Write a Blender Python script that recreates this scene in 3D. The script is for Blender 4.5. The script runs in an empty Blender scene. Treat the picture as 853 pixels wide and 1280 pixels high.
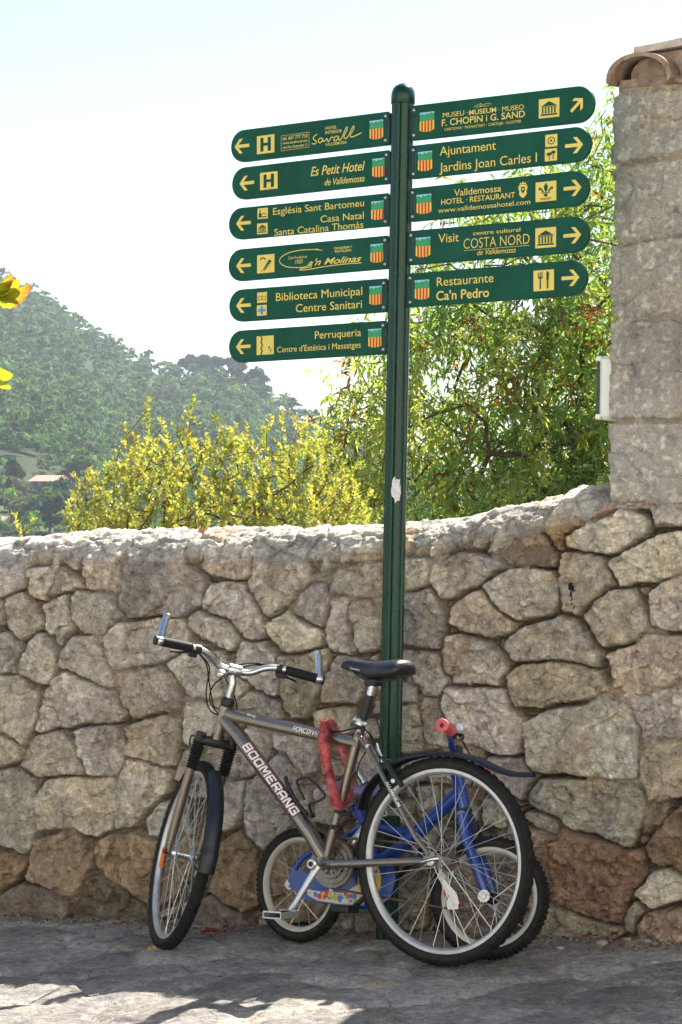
import bpy, math, random
import numpy as np
from mathutils import Vector, Matrix
random.seed(7); RNG = np.random.default_rng(11)
scn = bpy.context.scene; COL = scn.collection
R = math.radians
# ------------------------------------------------------------------ camera, sky, sun, exposure
F, CX, CY, H, ROLL = 2800.0, 426.5, 640.0, 1.456, R(0.64)
cam_d = bpy.data.cameras.new('camera'); cam = bpy.data.objects.new('camera', cam_d); COL.objects.link(cam)
cam.location = (0, 0, H); cam.rotation_euler = (R(90), -ROLL, 0)
cam_d.sensor_fit = 'VERTICAL'; cam_d.sensor_height = 36; cam_d.lens = F / 1280 * 36
cam_d.clip_start = .1; cam_d.clip_end = 6000
scn.camera = cam
SUN_AZ, SUN_EL = R(36), R(52)          # azimuth measured from +Y towards +X
world = bpy.data.worlds.new('World'); scn.world = world; world.use_nodes = True
wn = world.node_tree.nodes; wl = world.node_tree.links
for n in list(wn): wn.remove(n)
sky = wn.new('ShaderNodeTexSky'); sky.sky_type = 'NISHITA'; sky.sun_disc = False
sky.sun_elevation = SUN_EL; sky.sun_rotation = SUN_AZ; sky.dust_density = .7; sky.air_density = 1.0; sky.ozone_density = .8
bg = wn.new('ShaderNodeBackground'); bg.inputs['Strength'].default_value = .062
wo = wn.new('ShaderNodeOutputWorld'); wl.new(sky.outputs[0], bg.inputs[0]); wl.new(bg.outputs[0], wo.inputs[0])
sd = bpy.data.lights.new('sun', 'SUN'); sd.energy = 5.0; sd.angle = R(.5); sd.color = (1, .955, .88)
sun = bpy.data.objects.new('sun', sd); COL.objects.link(sun); sun.location = (3, 4, 9)
sdir = Vector((math.sin(SUN_AZ) * math.cos(SUN_EL), math.cos(SUN_AZ) * math.cos(SUN_EL), math.sin(SUN_EL)))
sun.rotation_euler = sdir.to_track_quat('Z', 'Y').to_euler()
scn.view_settings.view_transform = 'Standard'; scn.view_settings.look = 'None'
scn.view_settings.gamma = 1; scn.view_settings.use_curve_mapping = False
scn.view_settings.exposure = 1.78
scn.render.engine = 'CYCLES'
cy = scn.cycles; cy.use_denoising = True; cy.max_bounces = 8; cy.transparent_max_bounces = 8
cy.volume_bounces = 0; cy.sample_clamp_indirect = 8
try: cy.denoiser = 'OPENIMAGEDENOISE'
except Exception: pass

# ------------------------------------------------------------------ projection helpers (photo pixel -> world point on a real plane)
RT = Vector((math.cos(ROLL), 0, math.sin(ROLL))); UPV = Vector((-math.sin(ROLL), 0, math.cos(ROLL)))
CAM = Vector((0, 0, H))
def ray(x, y): return Vector((0, 1, 0)) + RT * ((x - CX) / F) + UPV * ((CY - y) / F)
def at(x, y, Y): return CAM + ray(x, y) * Y
def onplane(x, y, p0, n):
    d = ray(x, y); return CAM + d * ((p0 - CAM).dot(n) / d.dot(n))
def gz(X): return .07 * (X - .33)                      # the street falls to the left

# ------------------------------------------------------------------ numpy noise
def _hash(ix, iy, s):
    n = (ix.astype(np.int64) * 374761393 + iy.astype(np.int64) * 668265263 + s * 974711) & 0x7fffffff
    n = ((n ^ (n >> 13)) * 1274126177) & 0x7fffffff
    return ((n ^ (n >> 16)) & 0xffffff) / float(0xffffff)
def vnoise(x, y, s=0):
    ix = np.floor(x); iy = np.floor(y); fx = x - ix; fy = y - iy
    fx = fx * fx * fx * (fx * (fx * 6 - 15) + 10); fy = fy * fy * fy * (fy * (fy * 6 - 15) + 10)
    a = _hash(ix, iy, s); b = _hash(ix + 1, iy, s); c = _hash(ix, iy + 1, s); d = _hash(ix + 1, iy + 1, s)
    return (a + (b - a) * fx) * (1 - fy) + (c + (d - c) * fx) * fy
def fbm(x, y, s=0, o=4, g=.5):
    t = np.zeros_like(x, dtype=float); a = 1.; m = 0
    for k in range(o):
        t += a * (vnoise(x, y, s + k * 17) * 2 - 1); m += a; a *= g; x = x * 2.03 + 11.3; y = y * 2.03 + 5.7
    return t / m
def voro(x, y, s=0, j=.85):
    """F1, F2, id, offset to the seed"""
    ix = np.floor(x); iy = np.floor(y)
    f1 = np.full(x.shape, 9.); f2 = np.full(x.shape, 9.); idd = np.zeros(x.shape); ox = np.zeros(x.shape); oy = np.zeros(x.shape)
    for dx in (-1, 0, 1):
        for dy in (-1, 0, 1):
            cx = ix + dx; cy_ = iy + dy
            px = cx + .5 + (_hash(cx, cy_, s) - .5) * j; py = cy_ + .5 + (_hash(cx, cy_, s + 91) - .5) * j
            d = np.hypot(px - x, py - y); m = d < f1
            f2 = np.where(m, f1, np.minimum(f2, d))
            idd = np.where(m, _hash(cx, cy_, s + 7), idd); ox = np.where(m, x - px, ox); oy = np.where(m, y - py, oy)
            f1 = np.where(m, d, f1)
    return f1, f2, idd, ox, oy
def sstep(a, b, x):
    t = np.clip((x - a) / (b - a), 0, 1); return t * t * (3 - 2 * t)

# ------------------------------------------------------------------ materials
def mat(name, base, rough=.6, metal=0., var=.25, scale=18., bump=0., bscale=60., attr=None, transl=0., spec=.5, coat=0., tr_tint=(1.25, 1.3, .6)):
    m = bpy.data.materials.new(name); m.use_nodes = True
    nt = m.node_tree; N = nt.nodes; L = nt.links
    p = N['Principled BSDF']; out = N['Material Output']
    p.inputs['Roughness'].default_value = rough; p.inputs['Metallic'].default_value = metal
    p.inputs['Specular IOR Level'].default_value = spec
    if coat: p.inputs['Coat Weight'].default_value = coat; p.inputs['Coat Roughness'].default_value = .12
    tc = N.new('ShaderNodeTexCoord')
    nz = N.new('ShaderNodeTexNoise'); nz.inputs['Scale'].default_value = scale; nz.inputs['Detail'].default_value = 6
    nz.inputs['Roughness'].default_value = .62
    L.new(tc.outputs['Object'], nz.inputs['Vector'])
    rp = N.new('ShaderNodeMapRange'); rp.inputs['From Min'].default_value = .3; rp.inputs['From Max'].default_value = .7
    rp.inputs['To Min'].default_value = 1 - var; rp.inputs['To Max'].default_value = 1 + var
    L.new(nz.outputs['Fac'], rp.inputs['Value'])
    mx = N.new('ShaderNodeMix'); mx.data_type = 'RGBA'; mx.blend_type = 'MULTIPLY'; mx.inputs['Factor'].default_value = 1
    if attr:
        a = N.new('ShaderNodeAttribute'); a.attribute_name = attr; L.new(a.outputs['Color'], mx.inputs['A'])
    else: mx.inputs['A'].default_value = (*base, 1)
    L.new(rp.outputs[0], mx.inputs['B']); L.new(mx.outputs['Result'], p.inputs['Base Color'])
    rr = N.new('ShaderNodeMapRange'); rr.inputs['To Min'].default_value = max(.03, rough - .12); rr.inputs['To Max'].default_value = min(1, rough + .12)
    L.new(nz.outputs['Fac'], rr.inputs['Value']); L.new(rr.outputs[0], p.inputs['Roughness'])
    if bump:
        nb = N.new('ShaderNodeTexNoise'); nb.inputs['Scale'].default_value = bscale; nb.inputs['Detail'].default_value = 5
        L.new(tc.outputs['Object'], nb.inputs['Vector'])
        b = N.new('ShaderNodeBump'); b.inputs['Strength'].default_value = bump; b.inputs['Distance'].default_value = .01
        L.new(nb.outputs['Fac'], b.inputs['Height']); L.new(b.outputs['Normal'], p.inputs['Normal'])
    if transl:
        t = N.new('ShaderNodeBsdfTranslucent'); ms = N.new('ShaderNodeMixShader'); ms.inputs[0].default_value = transl
        tm = N.new('ShaderNodeMix'); tm.data_type = 'RGBA'; tm.blend_type = 'MULTIPLY'; tm.inputs['Factor'].default_value = 1
        tm.inputs['B'].default_value = (*tr_tint, 1); L.new(mx.outputs['Result'], tm.inputs['A'])
        L.new(tm.outputs['Result'], t.inputs['Color']); L.new(p.outputs[0], ms.inputs[1]); L.new(t.outputs[0], ms.inputs[2])
        L.new(ms.outputs[0], out.inputs['Surface'])
    return m
def stone_mat(name, fine=1., crack=.62, k38=1.):
    """rubble stone: tint per stone from the mesh, weathered by several noises, pitted by bump"""
    m = bpy.data.materials.new(name); m.use_nodes = True; nt = m.node_tree; N = nt.nodes; L = nt.links
    p = N['Principled BSDF']; p.inputs['Roughness'].default_value = .9; p.inputs['Specular IOR Level'].default_value = .25
    tc = N.new('ShaderNodeTexCoord'); a = N.new('ShaderNodeAttribute'); a.attribute_name = 'tint'
    def noise(sc, det=6, ro=.6):
        n = N.new('ShaderNodeTexNoise'); n.inputs['Scale'].default_value = sc; n.inputs['Detail'].default_value = det; n.inputs['Roughness'].default_value = ro
        L.new(tc.outputs['Object'], n.inputs['Vector']); return n
    def ramp(n, stops):
        r = N.new('ShaderNodeValToRGB'); e = r.color_ramp.elements
        while len(e) < len(stops): e.new(.5)
        for q, (pos, c) in zip(e, stops): q.position = pos; q.color = (*c, 1)
        L.new(n.outputs['Fac'], r.inputs[0]); return r
    def mul(A, B, f=1., mode='MULTIPLY'):
        x = N.new('ShaderNodeMix'); x.data_type = 'RGBA'; x.blend_type = mode; x.inputs['Factor'].default_value = f
        L.new(A, x.inputs['A']); L.new(B, x.inputs['B']); return x.outputs['Result']
    c = mul(a.outputs['Color'], ramp(noise(7, 8, .65), [(.3, (.66, .65, .66)), (.5, (1.08, 1.05, 1.0)), (.7, (1.3, 1.24, 1.14))]).outputs[0])
    c = mul(c, ramp(noise(38 * fine, 8, .7), [(.3, (.36, .32, .28)), (.42, (.93, .91, .89)), (.56, (1.2, 1.19, 1.18)), (.68, (1.75, 1.75, 1.75))]).outputs[0], k38)
    c = mul(c, ramp(noise(170 * fine, 4, .7), [(.34, (.66, .64, .62)), (.48, (1.08, 1.08, 1.08)), (.66, (1.3, 1.3, 1.3))]).outputs[0], .8)
    # ochre and grey lichen patches
    lm = ramp(noise(3.1, 7, .7), [(.54, (0, 0, 0)), (.66, (1, 1, 1))]); x = N.new('ShaderNodeMix'); x.data_type = 'RGBA'; x.blend_type = 'MULTIPLY'
    L.new(lm.outputs[0], x.inputs['Factor']); L.new(c, x.inputs['A']); x.inputs['B'].default_value = (1.05, .95, .80, 1); c = x.outputs['Result']
    # hairline cracks and dark pits
    vo = N.new('ShaderNodeTexVoronoi'); vo.feature = 'DISTANCE_TO_EDGE'; vo.inputs['Scale'].default_value = 8 * fine
    wv = N.new('ShaderNodeMix'); wv.data_type = 'VECTOR'; wv.inputs['Factor'].default_value = .12; L.new(tc.outputs['Object'], wv.inputs['A']); L.new(noise(9, 5).outputs['Color'], wv.inputs['B']); L.new(wv.outputs['Result'], vo.inputs['Vector'])
    cr = N.new('ShaderNodeMapRange'); cr.inputs['From Max'].default_value = .03; cr.inputs['To Min'].default_value = crack; L.new(vo.outputs['Distance'], cr.inputs['Value'])
    mk = ramp(noise(4.3, 3), [(.52, (0, 0, 0)), (.6, (1, 1, 1))]); x = N.new('ShaderNodeMix'); x.data_type = 'RGBA'; x.blend_type = 'MULTIPLY'
    L.new(mk.outputs[0], x.inputs['Factor']); L.new(c, x.inputs['A']); L.new(cr.outputs[0], x.inputs['B']); c = x.outputs['Result']
    L.new(c, p.inputs['Base Color'])
    b1 = N.new('ShaderNodeBump'); b1.inputs['Strength'].default_value = 1.; b1.inputs['Distance'].default_value = .022
    L.new(noise(55 * fine, 8, .7).outputs['Fac'], b1.inputs['Height'])
    b2 = N.new('ShaderNodeBump'); b2.inputs['Strength'].default_value = .4; b2.inputs['Distance'].default_value = .008
    L.new(noise(130 * fine, 6, .75).outputs['Fac'], b2.inputs['Height']); L.new(b1.outputs[0], b2.inputs['Normal'])
    L.new(b2.outputs[0], p.inputs['Normal']); return m

# ------------------------------------------------------------------ mesh building
ORIG = {}
def link(o, parent=None):
    COL.objects.link(o)
    if parent is not None: o.parent = parent
    return o
def thing(name, label, cat, loc, group=None):
    o = bpy.data.objects.new(name, None); o.empty_display_size = .1; link(o); o.location = loc
    o['label'] = label; o['category'] = cat
    if group: o['group'] = group
    ORIG[o.name] = Vector(loc); return o
def tag(o, label, cat, group=None):
    o['label'] = label; o['category'] = cat
    if group: o['group'] = group
    return o
def root_of(o):
    while o.parent is not None: o = o.parent
    return o
def npmesh(name, V, Fq, mats, parent=None, smooth=True, tint=None, midx=None, origin=None):
    V = np.asarray(V, dtype=np.float64)
    if parent is not None: off = ORIG[root_of(parent).name]
    else: off = Vector(origin) if origin is not None else Vector((0, 0, 0))
    V = V - np.array(off)
    me = bpy.data.meshes.new(name)
    if isinstance(Fq, np.ndarray):
        k = Fq.shape[1]; nf = len(Fq)
        me.vertices.add(len(V)); me.vertices.foreach_set('co', V.astype(np.float32).ravel())
        me.loops.add(nf * k); me.loops.foreach_set('vertex_index', Fq.astype(np.int32).ravel())
        me.polygons.add(nf); me.polygons.foreach_set('loop_start', np.arange(0, nf * k, k, dtype=np.int32))
        me.update(calc_edges=True)
    else: me.from_pydata([tuple(v) for v in V], [], Fq)
    for m in (mats if isinstance(mats, (list, tuple)) else [mats]): me.materials.append(m)
    if midx is not None: me.polygons.foreach_set('material_index', np.asarray(midx, dtype=np.int32))
    if smooth: me.polygons.foreach_set('use_smooth', np.ones(len(me.polygons), dtype=bool))
    if tint is not None:
        ca = me.color_attributes.new('tint', 'FLOAT_COLOR', 'POINT')
        T = np.ones((len(V), 4), dtype=np.float32); T[:, :3] = tint; ca.data.foreach_set('color', T.ravel())
    me.update(); me.validate()
    o = bpy.data.objects.new(name, me); link(o, parent)
    if parent is None: o.location = off
    return o
class MB:
    def __init__(s): s.v = []; s.f = []; s.m = []
    def add(s, vs, fs, mi=0):
        b = len(s.v); s.v += [tuple(v) for v in vs]
        for f in fs: s.f.append([b + i for i in f]); s.m.append(mi)
        return s
    def tube(s, pts, r, n=12, caps=True, mi=0, closed=False, flat=None):
        """round bar along points; r a number or a list; flat=(dir, k) squashes the section along dir"""
        P = [Vector(p) for p in pts]; K = len(P); rs = r if isinstance(r, (list, tuple)) else [r] * K
        T = []
        for i in range(K):
            if closed: t = P[(i + 1) % K] - P[i - 1]
            else: t = P[min(i + 1, K - 1)] - P[max(i - 1, 0)]
            T.append(t.normalized())
        a = T[0].orthogonal().normalized(); vs = []
        for i in range(K):
            a = (a - T[i] * a.dot(T[i])).normalized(); b = T[i].cross(a)
            for k in range(n):
                q = 2 * math.pi * k / n; d = a * math.cos(q) + b * math.sin(q)
                if flat: fd = flat[0]; d = d - fd * d.dot(fd) * (1 - flat[1])
                vs.append(P[i] + d * rs[i])
        fs = []
        for i in range(K if closed else K - 1):
            j = (i + 1) % K
            for k in range(n): fs.append([i * n + k, i * n + (k + 1) % n, j * n + (k + 1) % n, j * n + k])
        if caps and not closed: fs.append(list(range(n))[::-1]); fs.append([(K - 1) * n + k for k in range(n)])
        return s.add(vs, fs, mi)
    def lathe(s, prof, c, ax, n=32, mi=0, closed=False, e1=None):
        """prof: (radius, height along ax)"""
        ax = Vector(ax).normalized(); a = (Vector(e1) if e1 is not None else ax.orthogonal()).normalized(); b = ax.cross(a); c = Vector(c)
        K = len(prof); vs = []
        for (r, h) in prof:
            for k in range(n):
                q = 2 * math.pi * k / n; vs.append(c + ax * h + (a * math.cos(q) + b * math.sin(q)) * r)
        fs = []
        for i in range(K if closed else K - 1):
            j = (i + 1) % K
            for k in range(n): fs.append([i * n + k, i * n + (k + 1) % n, j * n + (k + 1) % n, j * n + k])
        if not closed:
            if prof[0][0] > 1e-6: fs.append(list(range(n))[::-1])
            if prof[-1][0] > 1e-6: fs.append([(K - 1) * n + k for k in range(n)])
        return s.add(vs, fs, mi)
    def box(s, c, ax, ay, az, hx, hy, hz, bev=0., mi=0):
        c = Vector(c); ax, ay, az = Vector(ax), Vector(ay), Vector(az)
        if bev <= 0:
            vs = [c + ax * (hx * i) + ay * (hy * j) + az * (hz * k) for i in (-1, 1) for j in (-1, 1) for k in (-1, 1)]
            return s.add(vs, [[0, 1, 3, 2], [4, 6, 7, 5], [0, 4, 5, 1], [2, 3, 7, 6], [0, 2, 6, 4], [1, 5, 7, 3]], mi)
        o = [(hx - bev, hy), (hx, hy - bev)]
        ring = [(hx - bev, -hy), (hx, -hy + bev), (hx, hy - bev), (hx - bev, hy), (-hx + bev, hy), (-hx, hy - bev), (-hx, -hy + bev), (-hx + bev, -hy)]
        vs = []
        for (z, k) in ((-hz, 1), (-hz + bev, 0), (hz - bev, 0), (hz, 1)):
            for (x, y) in ring:
                if k: x = math.copysign(max(abs(x) - bev * .8, 0), x); y = math.copysign(max(abs(y) - bev * .8, 0), y)
                vs.append(c + ax * x + ay * y + az * z)
        fs = [list(range(8))[::-1], [24 + i for i in range(8)]]
        for l in range(3):
            for i in range(8): fs.append([l * 8 + i, l * 8 + (i + 1) % 8, l * 8 + 8 + (i + 1) % 8, l * 8 + 8 + i])
        return s.add(vs, fs, mi)
    def prism(s, poly, o, ax, ay, az, d0, d1, mi=0):
        """flat outline (2-D points) pushed from d0 to d1 along az"""
        n = len(poly); o = Vector(o); ax, ay, az = Vector(ax), Vector(ay), Vector(az)
        vs = [o + ax * x + ay * y + az * d for d in (d0, d1) for (x, y) in poly]
        fs = [list(range(n))[::-1], [n + i for i in range(n)]] + [[i, (i + 1) % n, n + (i + 1) % n, n + i] for i in range(n)]
        return s.add(vs, fs, mi)
    def loft(s, secs, mi=0, caps=True):
        n = len(secs[0]); vs = [p for q in secs for p in q]; fs = []
        for i in range(len(secs) - 1):
            for k in range(n): fs.append([i * n + k, i * n + (k + 1) % n, (i + 1) * n + (k + 1) % n, (i + 1) * n + k])
        if caps: fs.append(list(range(n))[::-1]); fs.append([(len(secs) - 1) * n + k for k in range(n)])
        return s.add(vs, fs, mi)
    def ball(s, c, r, ax=(0, 0, 1), sq=1., n=14, mi=0):
        K = 8; return s.lathe([(r * math.sin(math.pi * i / K), -r * sq * math.cos(math.pi * i / K)) for i in range(K + 1)], c, ax, n, mi)
    def build(s, name, mats, parent=None, smooth=True, angle=38, label=None, origin=None):
        o = npmesh(name, np.array(s.v, dtype=float).reshape(-1, 3), s.f, mats, parent, smooth, midx=s.m, origin=origin)
        if smooth: o.data.set_sharp_from_angle(angle=R(angle))
        if label: o['label'] = label
        return o
def grid_faces(nu, nv):
    i, j = np.meshgrid(np.arange(nu - 1), np.arange(nv - 1), indexing='ij'); a = (i * nv + j).ravel()
    return np.stack([a, a + nv, a + nv + 1, a + 1], 1)
def catmull(P, n=8, closed=False):
    P = [Vector(p) for p in P]; K = len(P); out = []
    for i in range(K if closed else K - 1):
        p0 = P[i - 1] if (closed or i > 0) else P[0]; p1 = P[i]; p2 = P[(i + 1) % K]; p3 = P[(i + 2) % K] if (closed or i + 2 < K) else P[-1]
        for k in range(n):
            t = k / n; out.append(.5 * ((2 * p1) + (p2 - p0) * t + (2 * p0 - 5 * p1 + 4 * p2 - p3) * t * t + (3 * p1 - p0 - 3 * p2 + p3) * t ** 3))
    if not closed: out.append(P[-1])
    return out
# ================================================================== terrain and far hill
WD = Vector((.8808, -.4735, 0)); WNV = Vector((-.4735, -.8808, 0)); W0 = Vector((0, 8.006, 0)); AWAY = -WNV
def wall_sz(x, y):
    p = onplane(x, y, W0, WNV); return ((p - W0).dot(WD), p.z)
RIDGE_X = [-3000, -900, -400, -200, 0, 40, 100, 150, 200, 250, 300, 340, 380, 410, 450, 520, 600, 700, 860, 1200, 3000]
RIDGE_Y = [245, 250, 284, 308, 350, 369, 411, 442, 467, 472, 484, 509, 531, 546, 560, 590, 602, 612, 618, 612, 560]
def terrain_z(X, Y):
    X = np.asarray(X, dtype=float); Y = np.asarray(Y, dtype=float)
    Yc = np.maximum(Y, 60.); px = CX + F * X / Yc; pxc = np.clip(px, -3000, 3000)
    yr = np.interp(pxc, RIDGE_X, RIDGE_Y); Yr = np.clip(880 - .42 * np.clip(pxc, -600, 900), 500, 1200)
    zr = H + (640 - yr) * Yr / F
    zb = -.9 - 8.5 * sstep(12, 170, Y)
    t = (Y - 260) / (Yr - 260)
    up = np.where(t < 1, np.clip(t, 0, 1) ** 1.22, np.maximum(1 - (t - 1) * .55, -.1))
    z = zb + (zr - zb) * up
    k = sstep(230, 420, Y)
    return z + k * (3.2 * fbm(X / 70, Y / 70, 5, 4) + .9 * fbm(X / 17, Y / 17, 9, 3) - 1.2)
def axis_pts(*segs):
    out = []
    for a, b, n in segs: out += list(np.linspace(a, b, n, endpoint=False))
    return np.array(out + [segs[-1][1]])
tx = axis_pts((-1600, -420, 30), (-420, -200, 40), (-200, 160, 150), (160, 420, 30), (420, 1600, 30))
ty = axis_pts((-900, 0, 18), (0, 240, 40), (240, 960, 240), (960, 2200, 30))
TX, TY = np.meshgrid(tx, ty, indexing='ij'); TZ = terrain_z(TX, TY)
g1 = fbm(TX / 22, TY / 22, 31, 4); g2 = fbm(TX / 6, TY / 6, 37, 3)
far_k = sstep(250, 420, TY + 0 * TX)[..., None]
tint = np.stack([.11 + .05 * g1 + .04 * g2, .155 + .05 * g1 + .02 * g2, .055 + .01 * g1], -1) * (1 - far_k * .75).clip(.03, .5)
m_land = mat('land', (.1, .12, .05), .95, var=.3, scale=.4, attr='tint', spec=.1)
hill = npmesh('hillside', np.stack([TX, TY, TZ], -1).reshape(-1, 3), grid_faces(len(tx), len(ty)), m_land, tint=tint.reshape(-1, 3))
hill['kind'] = 'structure'
def hill_hit(x, y):
    d = ray(x, y); Ys = np.linspace(200, 1000, 1601); zs = H + d.z * Ys - terrain_z(d.x * Ys, Ys)
    k = np.where(zs < 0)[0]
    if len(k) == 0: return None
    Y = Ys[k[0]]; X = d.x * Y; return Vector((X, Y, float(terrain_z(X, Y))))

# air between the wall and the hill
hz = MB().box((0, 600, 49), (1, 0, 0), (0, 1, 0), (0, 0, 1), 1700, 1700, 79).build('haze', [], None, smooth=False)
hz['kind'] = 'stuff'
hm = bpy.data.materials.new('haze_air'); hm.use_nodes = True
for n in list(hm.node_tree.nodes):
    if n.type == 'BSDF_PRINCIPLED': hm.node_tree.nodes.remove(n)
pv = hm.node_tree.nodes.new('ShaderNodeVolumePrincipled'); pv.inputs['Color'].default_value = (.80, .89, 1, 1)
pv.inputs['Density'].default_value = .0002; pv.inputs['Anisotropy'].default_value = .25
hm.node_tree.links.new(pv.outputs[0], [n for n in hm.node_tree.nodes if n.type == 'OUTPUT_MATERIAL'][0].inputs['Volume'])
hz.data.materials.append(hm)

# ================================================================== street
ROUT = [(-1.02, -.30), (-.5, .1)]
gx = axis_pts((-9, -2, 60), (-2, 1.9, 430), (1.9, 9, 60)); gy = axis_pts((-3, 5.2, 60), (5.2, 8.9, 420), (8.9, 9.6, 10))
GX, GY = np.meshgrid(gx, gy, indexing='ij')
wx = GX + .05 * fbm(GX * 4, GY * 4, 3, 3); wy = GY + .05 * fbm(GX * 4, GY * 4, 8, 3)
ca, sa = math.cos(.45), math.sin(.45); ux = (wx * ca + wy * sa) / .34; uy = (-wx * sa + wy * ca) / .27
f1, f2, gid, ox, oy = voro(ux, uy, 40, .8); ge = (f2 - f1) * .5 * .28
slab = sstep(0, .028, ge - .004)
relief = .011 * (slab - 1) + (gid - .5) * .005 + slab * ((gid * 37 % 1 - .5) * ox + (gid * 91 % 1 - .5) * oy) * .009
relief += .004 * fbm(GX * 9, GY * 9, 12, 5) + .012 * fbm(GX * 1.3, GY * 1.3, 14, 3) + .004 * fbm(GX * 38, GY * 38, 19, 4)
GZ = gz(np.clip(GX, -4, 4)) + relief - .004
gt = np.array([.26, .25, .24])[None, None] * (.74 + .52 * gid[..., None]) * (1 + .22 * fbm(GX * 3, GY * 3, 22, 4)[..., None])
gt = gt * (1 - .45 * (1 - slab)[..., None]) + (1 - slab)[..., None] * np.array([.17, .155, .14])
# grit swept against the foot of the wall
wd = -((GX - W0.x) * WNV.x + (GY - W0.y) * WNV.y)
foot = sstep(-.30, -.04, wd)[..., None] * (.5 + .5 * fbm(GX * 7, GY * 7, 51, 4)[..., None])
gt = gt * (1 - .55 * foot) + .55 * foot * np.array([.22, .19, .15])
m_street = stone_mat('paving_stone', .8)
st = npmesh('street', np.stack([GX, GY, GZ], -1).reshape(-1, 3), grid_faces(len(gx), len(gy)), m_street, tint=gt.reshape(-1, 3).clip(.03, .8))
st['kind'] = 'structure'
def street_z(X, Y):
    i = int(np.abs(gx - X).argmin()); j = int(np.abs(gy - Y).argmin()); return float(GZ[i, j])

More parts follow.
